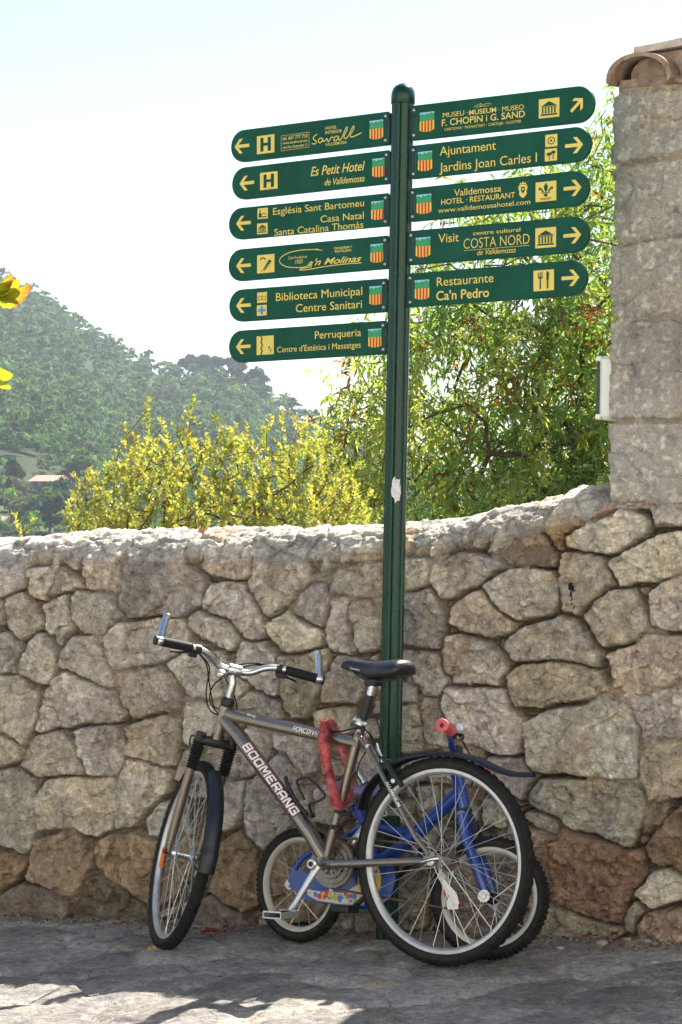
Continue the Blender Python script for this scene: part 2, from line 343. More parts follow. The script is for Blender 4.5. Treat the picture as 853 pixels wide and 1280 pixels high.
# ================================================================== the rubble wall, stone by stone
ORG = {'A': (0, 650), 'B': (190, 650), 'D': (380, 640), 'F': (530, 600), 'H': (653, 600), 'C': (0, 900), 'E': (190, 900), 'G': (500, 830), 'J': (653, 830), 'K': (653, 960), 'P': None}
STONES = [  # crop key, outline, tint key
('A', '0,265 140,225 150,340 130,370 0,412', 'w'), ('A', '150,262 300,250 290,330 240,420 195,420 155,370', 'w'),
('A', '300,280 345,265 455,320 450,360 245,412 300,312', 'w'), ('A', '455,210 650,205 665,330 640,385 480,370 455,310', 'y'),
('A', '40,430 80,395 140,385 200,440 205,500 240,510 245,570 120,630 85,610 35,510', 'w'), ('A', '240,450 355,405 370,540 380,560 330,665 260,590', 'w'),
('A', '400,410 425,375 600,385 650,510 570,600 450,610 385,540 385,460', 'w'), ('A', '0,430 25,440 25,540 0,555 -60,560 -60,430', 'w'),
('A', '-80,610 60,600 110,660 115,700 75,815 -80,815', 'w'), ('A', '210,595 290,640 320,690 310,760 270,870 220,880 105,810 105,770 160,660', 'w'),
('A', '340,700 400,630 500,625 590,750 605,885 560,885 345,790', 'w'),
('P', '135,796 152,780 178,776 200,771 228,775 237,790 236,803 213,822 190,829 147,838 138,822', 'w'),
('P', '-20,847 21,845 49,869 45,905 38,915 35,932 20,920 -20,900', 'w'),
('P', '64,854 81,841 112,849 143,868 157,892 150,901 118,905 85,908 55,914 48,911 52,895', 'w'),
('P', '150,852 164,838 200,832 213,847 229,875 225,884 204,892 168,896 152,880', 'w'),
('P', '157,718 165,700 190,698 216,698 244,713 260,728 253,753 237,765 218,771 190,769 165,772 152,760 153,742', 'g'),
('B', '285,230 400,180 510,190 530,280 470,310 330,300 285,262', 'y'), ('B', '330,340 480,330 540,400 580,480 610,600 590,640 530,625 400,530 300,490 290,440 305,370', 'w'),
('B', '200,520 260,485 390,520 470,620 470,670 420,695 320,650 205,580', 'w'), ('B', '540,230 700,195 800,195 850,320 760,420 640,520 580,470 530,350', 'w'),
('P', '372,753 380,738 397,725 409,728 412,745 414,770 408,785 390,778 372,765', 'w'), ('P', '338,783 343,772 359,765 376,776 392,786 406,793 400,806 380,816 360,820 345,800', 'w'),
('P', '211,826 232,816 255,815 272,830 275,850 280,868 265,877 245,872 216,846', 'w'), ('P', '281,850 300,842 312,855 308,868 298,874 283,867', 'w'),
('P', '296,835 305,802 330,802 347,818 350,850 347,870 336,870 314,852', 'w'), ('P', '353,823 375,819 408,813 409,828 398,852 394,875 384,895 370,896 356,880 353,850', 'w'),
('P', '228,890 235,880 262,878 275,885 272,910 268,925 250,935 232,928 226,905', 'w'), ('P', '300,875 314,864 335,872 354,880 358,898 340,908 312,904', 'w'),
('D', '140,350 200,300 370,275 415,270 440,270 440,430 330,450 160,425 135,390', 'w'), ('D', '150,470 240,470 250,560 285,740 240,755 180,740 125,680 140,600', 'w'),
('D', '260,480 340,475 390,550 410,640 400,720 300,750 268,650 252,560', 'w'), ('D', '450,255 650,250 665,340 650,385 540,415 450,420', 'w'),
('D', '430,450 545,440 690,405 720,480 765,570 720,720 560,715 430,710', 'w'), ('D', '440,730 700,745 780,910 720,1000 650,970 600,930 540,800 440,790', 'w'),
('F', '45,470 180,385 250,385 430,440 440,470 330,530 150,635 100,620 40,540', 'w'), ('D', '200,770 320,795 350,920 280,1010 110,1010 120,880', 'w'),
('P', '396,890 440,884 440,918 400,912', 'w'), ('P', '503,856 517,863 519,876 503,880', 'w'), ('P', '495,884 518,881 530,907 535,935 502,942 492,930', 'w'),
('G', '135,190 200,190 230,260 250,300 250,430 160,450 130,280', 'w'),
('F', '430,390 500,310 600,285 655,310 722,400 715,460 640,475 590,450 480,450', 'd'), ('F', '330,540 430,480 600,470 690,480 720,560 710,650 680,715 590,720 530,750 470,745 400,680 340,600', 'w'),
('F', '140,750 180,660 300,580 340,610 470,770 460,810 360,840 230,820', 'y'), ('P', '556,797 584,792 605,797 631,823 633,837 624,854 568,858 558,840 552,815', 'w'),
('P', '633,808 640,795 650,787 668,781 693,768 714,770 735,792 747,818 745,834 705,823 670,824 643,827', 'w'), ('P', '637,845 655,832 680,829 720,833 748,840 760,862 733,877 690,884 645,882 638,868', 'y'),
('H', '218,400 330,392 430,420 480,500 488,550 400,630 290,710 220,700 217,600', 'w'), ('H', '225,300 320,250 440,200 520,155 640,190 680,220 640,290 560,360 500,390 340,385 230,350', 'w'),
('H', '305,150 320,110 380,80 480,85 480,150 400,195 330,190', 'r'), ('H', '130,270 290,150 330,210 225,300 215,380 170,370', 'o'),
('H', '490,430 560,370 640,330 850,260 1100,240 1100,460 850,480 740,540 600,540 530,570 490,490', 'w'), ('H', '340,720 400,640 500,590 600,590 670,740 680,800 560,870 430,880 380,800', 'w'),
('H', '690,600 740,550 850,510 1000,500 1000,800 850,810 700,780 690,700', 'w'), ('P', '760,818 785,808 812,797 853,795 880,793 880,845 853,852 830,857 800,868 784,868 770,855 765,835', 'y'),
('H', '690,130 850,130 1100,130 1100,225 850,250 720,240', 'w'),
('J', '20,310 160,240 300,215 450,185 540,190 610,350 615,610 560,615 390,600 200,590 70,560 15,420', 'g'), ('J', '600,200 650,180 850,100 1000,80 1000,410 850,405 700,400 640,370 605,270', 'w'),
('J', '650,500 720,430 850,420 950,430 960,690 850,690 760,735 690,720 655,660', 'y'), ('J', '45,690 90,620 200,600 420,620 630,640 650,800 570,990 400,910 260,880 180,800 60,760', 'g'),
('J', '25,800 60,780 180,830 190,890 110,890 40,850', 'g'), ('J', '30,860 125,900 100,1060 40,960', 'r'),
('K', '110,520 160,380 230,325 400,380 550,450 600,450 650,480 610,620 570,690 520,840 350,790 170,720', 'R'), ('K', '655,440 720,330 850,190 1000,150 1000,560 850,540 740,520 660,480', 'o'),
('K', '595,650 700,570 780,545 850,580 920,600 920,700 850,700 700,740 640,700', 'w'), ('K', '60,860 150,740 260,760 500,850 530,880 480,920 250,940 60,930', 'd'),
('K', '540,790 620,710 640,760 590,890 550,850', 'd'), ('K', '600,830 680,770 850,760 1000,780 1000,960 620,950', 'r'), ('K', '650,270 740,220 720,300 660,340', 'd'),
('C', '-80,60 0,85 70,110 125,165 110,200 0,265 -80,250', 'y'), ('C', '110,230 180,100 330,55 400,120 450,240 450,295 200,290 130,270', 'w'),
('C', '420,40 560,20 640,30 670,100 660,250 620,305 480,300 440,170', 'W'), ('P', '158,908 175,900 205,893 224,900 228,930 221,956 198,956 160,944', 'y'),
('C', '-60,265 110,265 190,310 210,440 205,560 160,690 120,710 0,660 -60,640', 'w'), ('C', '220,400 270,315 440,310 600,310 630,380 625,500 600,570 520,620 400,580 230,575 205,540 215,470', 'y'),
('P', '160,950 198,957 215,970 212,990 190,1008 175,1020 165,1035 145,1035 145,1012 150,985', 'w'), ('P', '181,1026 203,1004 235,1000 240,1040 205,1050 190,1046', 'w'),
('C', '-60,680 70,690 160,770 130,830 0,910 -60,930', 'o'), ('C', '175,650 260,620 380,590 470,640 490,700 480,840 420,930 330,920 180,870 130,830 170,760', 'o'),
('P', '120,1058 131,1045 164,1037 188,1050 225,1055 240,1080 232,1110 190,1138 165,1118 140,1098 122,1080', 'o'), ('C', '-60,970 130,870 200,890 390,950 400,1010 340,1090 -60,1090', 'D'),
('C', '410,1000 500,820 560,850 700,930 790,1020 800,1100 420,1100', 'D'), ('P', '290,935 315,905 343,925 338,945 320,970 292,972', 'w'),
('P', '336,921 393,921 395,965 385,968 352,937', 'w'), ('P', '312,982 336,950 360,947 372,978 367,1024 330,1061 308,1040', 'g'),
('P', '281,980 305,977 307,1003 293,1038 284,1041', 'w'), ('P', '279,1050 302,1038 321,1064 326,1130 307,1141 267,1113', 'o'),
('P', '244,1134 270,1116 302,1142 320,1160 246,1165', 'D'), ('P', '228,937 250,940 264,965 270,1000 250,996 238,990 222,975', 'w'),
('P', '613,947 650,945 667,968 655,1000 640,990 610,965', 'w'), ('P', '557,880 563,860 617,859 635,863 636,885 651,897 654,942 640,945 610,938 580,925 562,900', 'w'),
('P', '605,1000 632,1003 630,1035 606,1030', 'w'), ('P', '520,985 545,982 548,1010 525,1030', 'w'), ('P', '540,945 575,935 600,955 602,980 575,978 545,975', 'w'),
('P', '400,985 430,975 440,1010 420,1035 395,1025', 'w'), ('P', '378,1040 420,1045 440,1100 400,1150 350,1150 335,1075', 'o'), ('P', '450,1060 520,1050 545,1100 530,1160 450,1165', 'd'),
('P', '560,1040 600,1045 640,1060 650,1120 600,1170 550,1165 545,1090', 'd'), ('P', '440,940 480,935 485,985 450,990', 'w'), ('P', '365,905 395,925 393,915', 'w'),
]
def stone_polys():
    out = []
    for key, s, t in STONES:
        P = [tuple(float(q) for q in w.split(',')) for w in s.split()]
        if ORG[key]: P = [(ORG[key][0] + a / 4.265, ORG[key][1] + b / 4.265) for a, b in P]
        out.append((np.array([wall_sz(*p) for p in P]), t))
    return out
TINTS = {'w': (.51, .475, .42), 'W': (.54, .505, .465), 'g': (.44, .42, .385), 'd': (.32, .28, .235), 'D': (.21, .175, .14), 'y': (.50, .44, .345), 'o': (.35, .26, .18), 'r': (.38, .29, .24), 'R': (.28, .18, .14)}
def poly_sdf(P, x, y):
    """signed distance to a polygon, negative inside"""
    d = np.full(x.shape, 1e9); inside = np.zeros(x.shape, bool); n = len(P)
    for i in range(n):
        a = P[i]; b = P[(i + 1) % n]; e = b - a; L2 = max(e @ e, 1e-12)
        wx_ = x - a[0]; wy_ = y - a[1]; t = np.clip((wx_ * e[0] + wy_ * e[1]) / L2, 0, 1)
        d = np.minimum(d, (wx_ - e[0] * t) ** 2 + (wy_ - e[1] * t) ** 2)
        c = (a[1] > y) != (b[1] > y)
        with np.errstate(divide='ignore', invalid='ignore'): xi = a[0] + (y - a[1]) / (b[1] - a[1]) * e[0]
        inside ^= c & (x < xi)
    d = np.sqrt(d); return np.where(inside, -d, d)
def stone_field(S, Z, polys, seed, fill=.11, amp=.021, rough=1.15, edge=.0035):
    """relief (m) and tint over a wall face from outlines, small filler stones and mortar"""
    x = S + .011 * fbm(S * 13, Z * 13, seed, 4) + .0055 * fbm(S * 60, Z * 60, seed + 3, 3)
    y = Z + .011 * fbm(S * 13 + 40, Z * 13, seed + 5, 4) + .0055 * fbm(S * 60, Z * 60 + 9, seed + 6, 3)
    e1 = np.full(S.shape, -9.); e2 = np.full(S.shape, -9.); idn = np.full(S.shape, -1); cxn = np.zeros(S.shape); czn = np.zeros(S.shape)
    tint = np.zeros(S.shape + (3,)); pr = random.Random(seed)
    for k, (P, t) in enumerate(polys):
        lo = P.min(0) - .07; hi = P.max(0) + .07
        m = (x > lo[0]) & (x < hi[0]) & (y > lo[1]) & (y < hi[1])
        if not m.any(): continue
        e = -poly_sdf(P, x[m], y[m]); old = e1[m]; better = e > old; e2[m] = np.maximum(e2[m], np.minimum(e, old))
        idx = np.where(m); idx = tuple(q[better] for q in idx)
        e1[idx] = e[better]; idn[idx] = k; c = P.mean(0); cxn[idx] = x[idx] - c[0]; czn[idx] = y[idx] - c[1]
        base = np.array(TINTS[t]) * pr.uniform(.78, 1.16); base = base * np.array([1, pr.uniform(.97, 1.02), pr.uniform(.92, 1.06)])
        tint[idx] = base
    e1 = np.where(idn >= 0, e1, -9.)
    gw = .0010 + (.0040 + .003 * sstep(.3, .8, S)) * np.clip(vnoise(S * 8, Z * 8, seed + 41) - .3, 0, 1)
    e1 = np.where(idn >= 0, np.minimum(e1 + .008, (e1 - np.maximum(e2, -.2)) * .5 - gw), -9.)
    # filler rubble wherever no outline reaches
    fill = np.where(np.abs(S + .02) > 1.46, .23, fill)
    q1, q2, qid, qx, qy = voro(x / fill, y / (fill * .8), seed + 50, .9)
    ef = np.minimum((q2 - q1) * .5 * fill * .9 - .008, -e1 - .012)
    use = ef > e1
    fb = np.array(TINTS['w'])[None] * (.75 + .4 * qid[..., None])
    fb = np.where((qid > .72)[..., None], np.array([.37, .27, .18]), fb)
    tint = np.where(use[..., None], fb, tint)
    e = np.where(use, ef, e1); ids = np.where(use, qid * 1000 + 500, idn + 1.)
    h1 = (np.sin(ids * 12.9898) * 43758.5453) % 1; h2 = (np.sin(ids * 78.233) * 12543.123) % 1; h3 = (np.sin(ids * 37.719) * 3571.77) % 1
    lx = np.where(use, qx * fill, cxn); ly = np.where(use, qy * fill, czn)
    top = amp * (.72 + .5 * h1) * np.where(use, .62, 1.)
    ins = np.clip(e, 0, None)
    body = top * (1 - np.exp(-ins / (edge * (.6 + .8 * h2)))) + .03 * ins * (1 - sstep(0, .06, ins))
    # dressed faces: a tilt per stone and a few broken facets
    a1, a2, aid, ax_, ay_ = voro(x / .085 + h1 * 9, y / .075, seed + 70, .95)
    fac = (((aid * 17.3) % 1 - .5) * ax_ * .085 + ((aid * 57.7) % 1 - .5) * ay_ * .075) * .55
    face = lx * (h2 - .5) * .24 + ly * (h3 - .5) * .26 + fac + (aid - .5) * .006
    nz = rough * (.0065 * fbm(S * 22, Z * 22, seed + 80, 5) + .0045 * (np.abs(fbm(S * 34, Z * 34, seed + 81, 4)) * -2 + .5) + .0022 * fbm(S * 95, Z * 95, seed + 82, 3))
    k1, k2_, kid_, kx_, ky_ = voro(x / .034 + .4 * fbm(S * 30, Z * 30, seed + 61, 2), y / .026, seed + 60, .95)
    nz = nz + rough * (.0085 * (kid_ - .5) + ((kid_ * 31.7 % 1) - .5) * kx_ * .018 + ((kid_ * 71.3 % 1) - .5) * ky_ * .015) * (.4 + .9 * h3)
    win = sstep(0, .010, e)
    crack = sstep(.34, .5, vnoise(S * 6, Z * 6, seed + 43)) * sstep(.007, .001, np.abs(e + .001))
    mort = -.012 + .017 * fbm(S * 9, Z * 9, seed + 90, 3) - (.045 + .03 * sstep(.3, .8, S)) * crack + .008 * fbm(S * 70, Z * 70, seed + 91, 4)
    h = np.where(e > 0, mort * (1 - win) + body + win * face + nz * (.35 + .65 * win), np.minimum(mort, .012))
    mt = np.array([.37, .315, .25])[None] * (1 + .45 * fbm(S * 16, Z * 16, seed + 95, 4)[..., None]) + np.array([.05, .045, .04]) * np.clip(fbm(S * 5, Z * 5, seed + 97, 3), 0, 1)[..., None]
    k = sstep(-.003, .006, e)[..., None]
    tint = tint * (1 + .30 * (kid_ - .5) + .22 * (aid - .5))[..., None]
    tint = mt * (1 - k) + tint * k
    # iron stains that belong to single stones
    stain = sstep(.18, .5, fbm(S * 6.5, Z * 5, seed + 99, 4)) * (h1 > .45) * k[..., 0]
    tint = tint * (1 - .5 * stain[..., None]) + .5 * stain[..., None] * np.array([.36, .27, .18])
    return h, tint.clip(.02, .9), e

top_px = [(0, 676), (60, 669), (130, 664), (200, 663), (300, 661), (420, 660), (480, 661), (515, 656), (560, 651), (600, 645), (640, 637), (680, 630), (715, 621), (745, 612), (766, 610)]
tp = []
for q in top_px:
    p = onplane(q[0], q[1], W0 + AWAY * .2, WNV); tp.append(((p - W0).dot(WD), p.z))
S_H, Z_H0 = wall_sz(767, 628); Z_H1 = wall_sz(771, 119)[1]
tps = np.array([q[0] for q in tp]); tpz = np.array([q[1] for q in tp])
CAPH = .12
ws = axis_pts((-5.5, -1.5, 120), (-1.5, 1.42, 860), (1.42, 5, 110))
zt = np.interp(ws, tps, tpz); kz = sstep(S_H - .12, S_H - .005, ws); zt = zt * (1 - kz) + (Z_H0 + .004) * kz
zt = zt + np.where(ws < S_H - .01, .010 * fbm(ws * 5, ws * 0, 3, 3) + .005 * fbm(ws * 30, ws * 0, 4, 3), 0)
zg = gz(np.clip(ws * WD.x, -4, 4)) - .12
THK = .44
nf, nc, nb = 420, 90, 14
V = np.zeros((len(ws), nf + nc + nb, 3)); NRM = np.zeros_like(V)
U = np.linspace(0, 1, nf); capk = CAPH + (.004 - CAPH) * sstep(S_H - .11, S_H - .01, ws)
shoulder = zt - capk
fz = zg[:, None] + (shoulder - zg)[:, None] * U[None]; S2 = np.repeat(ws[:, None], nf, 1)
polys = stone_polys()
hF, tF, eF = stone_field(S2, fz, polys, 101)
th = np.linspace(0, math.pi, nc); sgn = np.sign(np.cos(th))
cd = THK / 2 * (1 - sgn * np.abs(np.cos(th)) ** .85); czp = np.sin(th) ** .9
arc = np.concatenate([[0], np.cumsum(np.hypot(np.diff(cd), np.diff(czp * CAPH)))])
CZ = shoulder[:, None] + capk[:, None] * czp[None]; CD = np.repeat(cd[None], len(ws), 0); CS = np.repeat(ws[:, None], nc, 1); CA = np.repeat(arc[None], len(ws), 0)
# rubble set in a rough cement capping
c1, c2, cid, cox, coy = voro(CS / .13 + .3 * fbm(CS * 5, CA * 5, 7, 2), CA / .10 + .3 * fbm(CS * 5 + 7, CA * 5, 8, 2), 33, .9)
ce = (c2 - c1) * .06
d1, d2, did, dox, doy = voro(CS / .035 + .5 * fbm(CS * 20, CA * 20, 71, 2), CA / .022, 72, .95)
hC = .010 * sstep(0, .012, ce) * (cid > .4) + ((cid * 13.7 % 1) - .5) * cox * .018 + ((cid * 57.1 % 1) - .5) * coy * .014 + .006 * fbm(CS * 11, CA * 11, 61, 5) + .006 * (.4 - 2 * np.abs(fbm(CS * 17, CA * 30, 62, 4))) + .007 * (did - .5) + ((did * 31 % 1) - .5) * dox * .010 + .005 * fbm(CS * 60, CA * 70, 63, 4)
tC = np.array([.47, .455, .425])[None, None] * (.70 + .35 * cid[..., None] + .22 * did[..., None]) * (1 + .35 * fbm(CS * 7, CA * 9, 64, 4)[..., None])
tC = tC * (.62 + .38 * sstep(0, .010, ce))[..., None]
tC = np.where((cid > .86)[..., None], tC * np.array([1., .78, .62]), tC)
bl = sstep(-.02, .05, CA + .03 * fbm(CS * 6, CA * 6, 65, 3))
hC = hC * bl + np.repeat(hF[:, -1:], nc, 1) * (1 - bl); tC = tC * bl[..., None] + np.repeat(tF[:, -1:], nc, 1) * (1 - bl[..., None])
hF = hF * 1.0
BZ = shoulder[:, None] + (-.9 - shoulder)[:, None] * np.linspace(.03, 1, nb)[None]; BS = np.repeat(ws[:, None], nb, 1)
hB, tB, _ = stone_field(BS, BZ, [], 303, fill=.2)
dirW = np.array(WD); dirA = np.array(AWAY); W0a = np.array(W0); zz = np.array([0, 0, 1.])
def place(S, D, Z): return W0a + S[..., None] * dirW + D[..., None] * dirA + Z[..., None] * zz
V[:, :nf] = place(S2, -hF, fz)
an = np.zeros((nc, 2)); dd = np.gradient(cd); dz = np.gradient(czp * CAPH); ln = np.hypot(dd, dz); nd, nzv = -dz / ln, dd / ln
V[:, nf:nf + nc] = place(CS, CD + hC * nd[None], CZ + hC * nzv[None] * np.where(capk[:, None] > .01, 1, .2))
V[:, nf + nc:] = place(BS, np.full_like(BS, THK) + hB, BZ)
T = np.concatenate([tF, tC, tB], 1)
# black paint run on the pale stone beside the corner
for (px_, py_, rw, rh) in ((718, 733.5, .007, .014), (721.5, 735, .005, .010), (719, 743, .0028, .03), (719, 757, .0022, .012)):
    s0, z0 = wall_sz(px_, py_); m = ((V[:, :nf] - W0a) @ dirW - s0) ** 2 / rw ** 2 + (V[:, :nf, 2] - z0) ** 2 / rh ** 2 < 1 + .8 * fbm(S2 * 90, fz * 90, 77, 2)
    T[:, :nf][m] = (.02, .02, .02)
m_wall = stone_mat('rubble_stone')
wall = npmesh('stone_wall', V.reshape(-1, 3), grid_faces(len(ws), nf + nc + nb), m_wall, tint=T.reshape(-1, 3))
tag(wall, 'beige rubble stone wall with a rough cement capping behind the bicycles', 'wall')

# ================================================================== corner of the house on the right
SH = W0 + WD * S_H
house = thing('stone_house', 'corner of a house in large grey stone blocks with a clay tile eave', 'house', (SH.x, SH.y, 0))
rowsL = [119, 204.9, 305.8, 398.9, 525, 628]; rowsR = [111.8, 194.3, 295.6, 395.5, 524, 630.7]
blocks = []
for i in range(5):
    def yy(r, x): return rowsL[r] + (rowsR[r] - rowsL[r]) * (x - 768) / 85
    c1_ = [905, 880, 930, 890, 940][i]
    for (xa, xb) in ((740, c1_), (c1_ + 2, c1_ + 150), (c1_ + 152, c1_ + 330), (c1_ + 332, c1_ + 560)):
        P = [(xa, yy(i, xa) + 2.2), (xb, yy(i, xb) + 2.2), (xb, yy(i + 1, xb) - 2.2), (xa, yy(i + 1, xa) - 2.2)]
        blocks.append((np.array([wall_sz(*p) for p in P]), 'g'))
hs = axis_pts((-2.2, -.06, 30), (-.06, .55, 150), (.55, 2.6, 80)); hzv = axis_pts((Z_H0 - .02, Z_H1 + .02, 330))
HS, HZ = np.meshgrid(hs, hzv, indexing='ij')
hH, hT, hE = stone_field(HS + S_H, HZ, blocks, 207, fill=.3, amp=.011, rough=.6, edge=.005)
hH = np.clip(hH, -.012, .02) * .8 + .003 * fbm(HS * 6, HZ * 6, 210, 3) - .0015 * sstep(.2, .4, -fbm(HS * 40, HZ * 40, 213, 3))
hT = np.where((hE > 0)[..., None], np.array([.445, .425, .395]) * (1 + .25 * fbm(HS * 3, HZ * 3, 211, 4)[..., None]), np.array([.40, .33, .26])[None])
pit = sstep(.25, .45, fbm(HS * 45, HZ * 45, 212, 3)); hT = hT * (1 + .5 * pit[..., None])
kf = sstep(-.014, .014, HS)                                      # round the arris
fpos = np.clip(HS, 0, None)[..., None] * dirW + np.clip(-HS, 0, None)[..., None] * dirA
nrm = kf[..., None] * np.array(WNV) + (1 - kf)[..., None] * (-dirW); nrm = nrm / np.linalg.norm(nrm, axis=-1, keepdims=True)
HV = np.array(SH) + fpos + nrm * (hH + .004)[..., None] + HZ[..., None] * zz
m_block = stone_mat('ashlar_stone', 1.5, .95, .6)
npmesh('wall', HV.reshape(-1, 3), grid_faces(len(hs), len(hzv)), m_block, house, tint=hT.reshape(-1, 3))
mb = MB(); top = SH + Vector((0, 0, Z_H1))
m_mortar = mat('red_mortar', (.34, .245, .19), .95, var=.45, scale=26, bump=.9, bscale=70, spec=.1)
m_tile = mat('clay_tile', (.33, .225, .155), .9, var=.5, scale=20, bump=.4, bscale=90, spec=.2)
m_slab = mat('pale_slab', (.52, .44, .37), .9, var=.3, scale=24, bump=.5, bscale=80, spec=.1)
def hp(s, d, z): return SH + WD * s + AWAY * d + Vector((0, 0, z))
def rough_box(mb, s0, s1, d0, d1, z0f, z1f, n=26, amp=.008, sd=1):
    """a bed of mortar with an uneven face; z0f/z1f give its lower and upper edge along s"""
    Sv = np.linspace(s0, s1, n); secs = []
    for s in Sv:
        ring = []; a, b = z0f(s), z1f(s)
        for (d, z, k) in [(d1, a, 0), (d1, b, 0)] + [(d0 + (d1 - d0) * .2, b, .4)] + [(d0, a + (b - a) * q, 1) for q in np.linspace(1, 0, 7)]:
            o = amp * k * float(fbm(np.array([s * 26.]), np.array([z * 26.]), sd, 3)[0])
            ring.append(hp(s, d + o, z + .3 * o))
        secs.append(ring)
    return mb.loft(secs)
def zpx(x, y): return wall_sz(x, y)[1]
def spx(x, y): return wall_sz(x, y)[0] - S_H
rough_box(mb, .0, 2.6, .012, 2.2, lambda s: Z_H1 - .004 + .0 * s, lambda s: Z_H1 + .05, 60, .009, 5)
rough_box(mb, .035, .20, .03, .5, lambda s: Z_H1 + .03, lambda s: Z_H1 + .05 + .075 * math.sqrt(max(0, 1 - ((s - .115) / .085) ** 2)), 18, .006, 6)
rough_box(mb, spx(792, 90), 2.6, .05, 2.2, lambda s: Z_H1 + .03, lambda s: zpx(793, 66) + .05 * (s - spx(793, 66)), 40, .006, 7)
mb.build('mortar_bed', m_mortar, house)
def barrel(sc, w, rise, z, d0, d1, tilt, name='roof_tile', up=1):
    q = MB(); secs = []
    for d in np.linspace(d0, d1, 9):
        ring = []; zz_ = z + (d - d0) * tilt; ww = w * (1 - .08 * (d - d0))
        for k in range(17):
            a = math.pi * k / 16; ring.append(hp(sc + ww * math.cos(a), d, zz_ + up * rise * math.sin(a) ** .8))
        for k in range(16, -1, -1):
            a = math.pi * k / 16; ring.append(hp(sc + (ww - .013) * math.cos(a), d, zz_ + up * (rise * math.sin(a) ** .8 - .013)))
        secs.append(ring)
    q.loft(secs); return q.build(name, m_tile, house)
sc0 = (spx(761, 104) + spx(846, 97)) / 2; wd0 = (spx(846, 97) - spx(761, 104)) / 2
z_e = zpx(803, 103)
for k in range(9):
    barrel(sc0 + .004 + k * .30, wd0 * .95, zpx(803, 69) - z_e, z_e, -.05, .42, .12)
    barrel(sc0 + .152 + k * .30, .055, .016, z_e + .004, .0, .42, .12, up=-1)
q = MB(); s0_ = spx(793, 66)
za, zb_ = zpx(793, 66), zpx(853, 54.5); sl = (zb_ - za) / (spx(853, 54) - s0_)
secs = []
for s in np.linspace(s0_ - .01, 2.6, 40):
    z = za + sl * min(s - s0_, .5); o = .004 * float(fbm(np.array([s * 20.]), np.array([.5]), 3, 3)[0])
    secs.append([hp(s, .02 + o, z), hp(s, .02 + o, z + .012), hp(s, .024 + o, z + .026 + o), hp(s, 2.2, z + .026 + .1), hp(s, 2.2, z + .1)])
q.loft(secs).build('roof_slab', m_slab, house)
# ================================================================== meter box on the side of the house
mb_loc = hp(0, .1, zpx(757, 484))
box_t = thing('meter_box', 'small pale plastic meter box with a dark front on the side of the house', 'meter box', mb_loc)
m_plast = mat('grey_plastic', (.78, .79, .74), .45, var=.06, scale=6)
m_dark = mat('dark_glass', (.03, .032, .035), .25, var=.2, scale=20)
m_cable = mat('black_rubber', (.012, .012, .013), .65, var=.25, scale=30, spec=.2)
zc = mb_loc.z
MB().box(hp(-.034, .09, zc), WD, AWAY, zz, .028, .08, .107, .012).build('body', m_plast, box_t)
MB().box(hp(-.068, .09, zc), WD, AWAY, zz, .007, .07, .09, .004).build('front_panel', m_dark, box_t)
for s in (-1, 1): MB().box(hp(-.066, .09, zc + s * .098), WD, AWAY, zz, .010, .076, .009, .003).build('cover_rim', m_plast, box_t)
q = MB(); q.tube(catmull([hp(-.02, .1, zc - .10), hp(-.012, .1, zc - .16), hp(-.02, .12, zc - .26), hp(-.035, .15, zc - .34), hp(-.06, .18, zc - .43)]), .004, 6)
q.build('cable', mat('grey_cable', (.42, .41, .38), .6), box_t)

# ================================================================== added unseen house behind the camera; its sunlit front bounces light onto the wall
m_lime = mat('lime_render', (.76, .72, .65), .9, var=.12, scale=1.2); m_shut = mat('green_shutter', (.03, .09, .05), .5); m_dr = mat('door_wood', (.14, .08, .04), .6, var=.3, scale=6)
opp_h = thing('bounce_house', 'pale rendered house with green shutters, added unseen behind the camera to bounce sunlight onto the wall', 'house', (0, -6, -.3))
MB().box((0, -6, 3.9), (1, 0, 0), (0, 1, 0), (0, 0, 1), 13, 2.5, 4.6).build('wall', m_lime, opp_h, smooth=False)
MB().add([(-13.4, -3.1, 8.5), (13.4, -3.1, 8.5), (13.4, -6, 9.9), (-13.4, -6, 9.9), (-13.4, -8.9, 8.5), (13.4, -8.9, 8.5)], [[0, 1, 2, 3], [3, 2, 5, 4], [0, 3, 4], [1, 5, 2], [0, 4, 5, 1]]).build('roof', m_tile, opp_h, smooth=False)
for k in range(7):
    for z_ in (1.5, 4.6):
        if k == 3 and z_ < 2: continue
        MB().box((-10.5 + 3.5 * k, -3.48, z_), (1, 0, 0), (0, 1, 0), (0, 0, 1), .55, .04, .75).build('shutter', m_shut, opp_h, smooth=False)
MB().box((0, -3.48, .95), (1, 0, 0), (0, 1, 0), (0, 0, 1), .6, .05, 1.2).build('door', m_dr, opp_h, smooth=False)

# ================================================================== foliage
def leaves(C, D, Ln, Wd, fold=.25, rs=None, droop=0.):
    """one folded blade per row: C base, D direction"""
    rs = rs or RNG; n = len(C); D = D / np.linalg.norm(D, axis=1, keepdims=True)
    r = rs.normal(size=(n, 3)); sd_ = np.cross(D, r); sd_ /= np.linalg.norm(sd_, axis=1, keepdims=True); up = np.cross(sd_, D)
    Ln = np.asarray(Ln).reshape(-1, 1); Wd = np.asarray(Wd).reshape(-1, 1)
    mid = C + D * Ln * .45; tip = C + D * Ln + np.array([0, 0, -1.]) * Ln * droop
    Lf = mid + sd_ * Wd * .5 + up * Wd * fold; Rt = mid - sd_ * Wd * .5 + up * Wd * fold
    Vv = np.stack([C, Lf, tip, Rt], 1).reshape(-1, 3); b = np.arange(n) * 4
    Fv = np.concatenate([np.stack([b, b + 1, b + 2], 1), np.stack([b, b + 2, b + 3], 1)])
    return Vv, Fv
def px_inside(poly, n, rs):
    P = np.array(poly, float); lo, hi = P.min(0), P.max(0); out = []
    while len(out) < n:
        q = lo + rs.random((4 * n, 2)) * (hi - lo); m = poly_sdf(P, q[:, 0], q[:, 1]) < 0
        out += list(q[m])
    return np.array(out[:n])
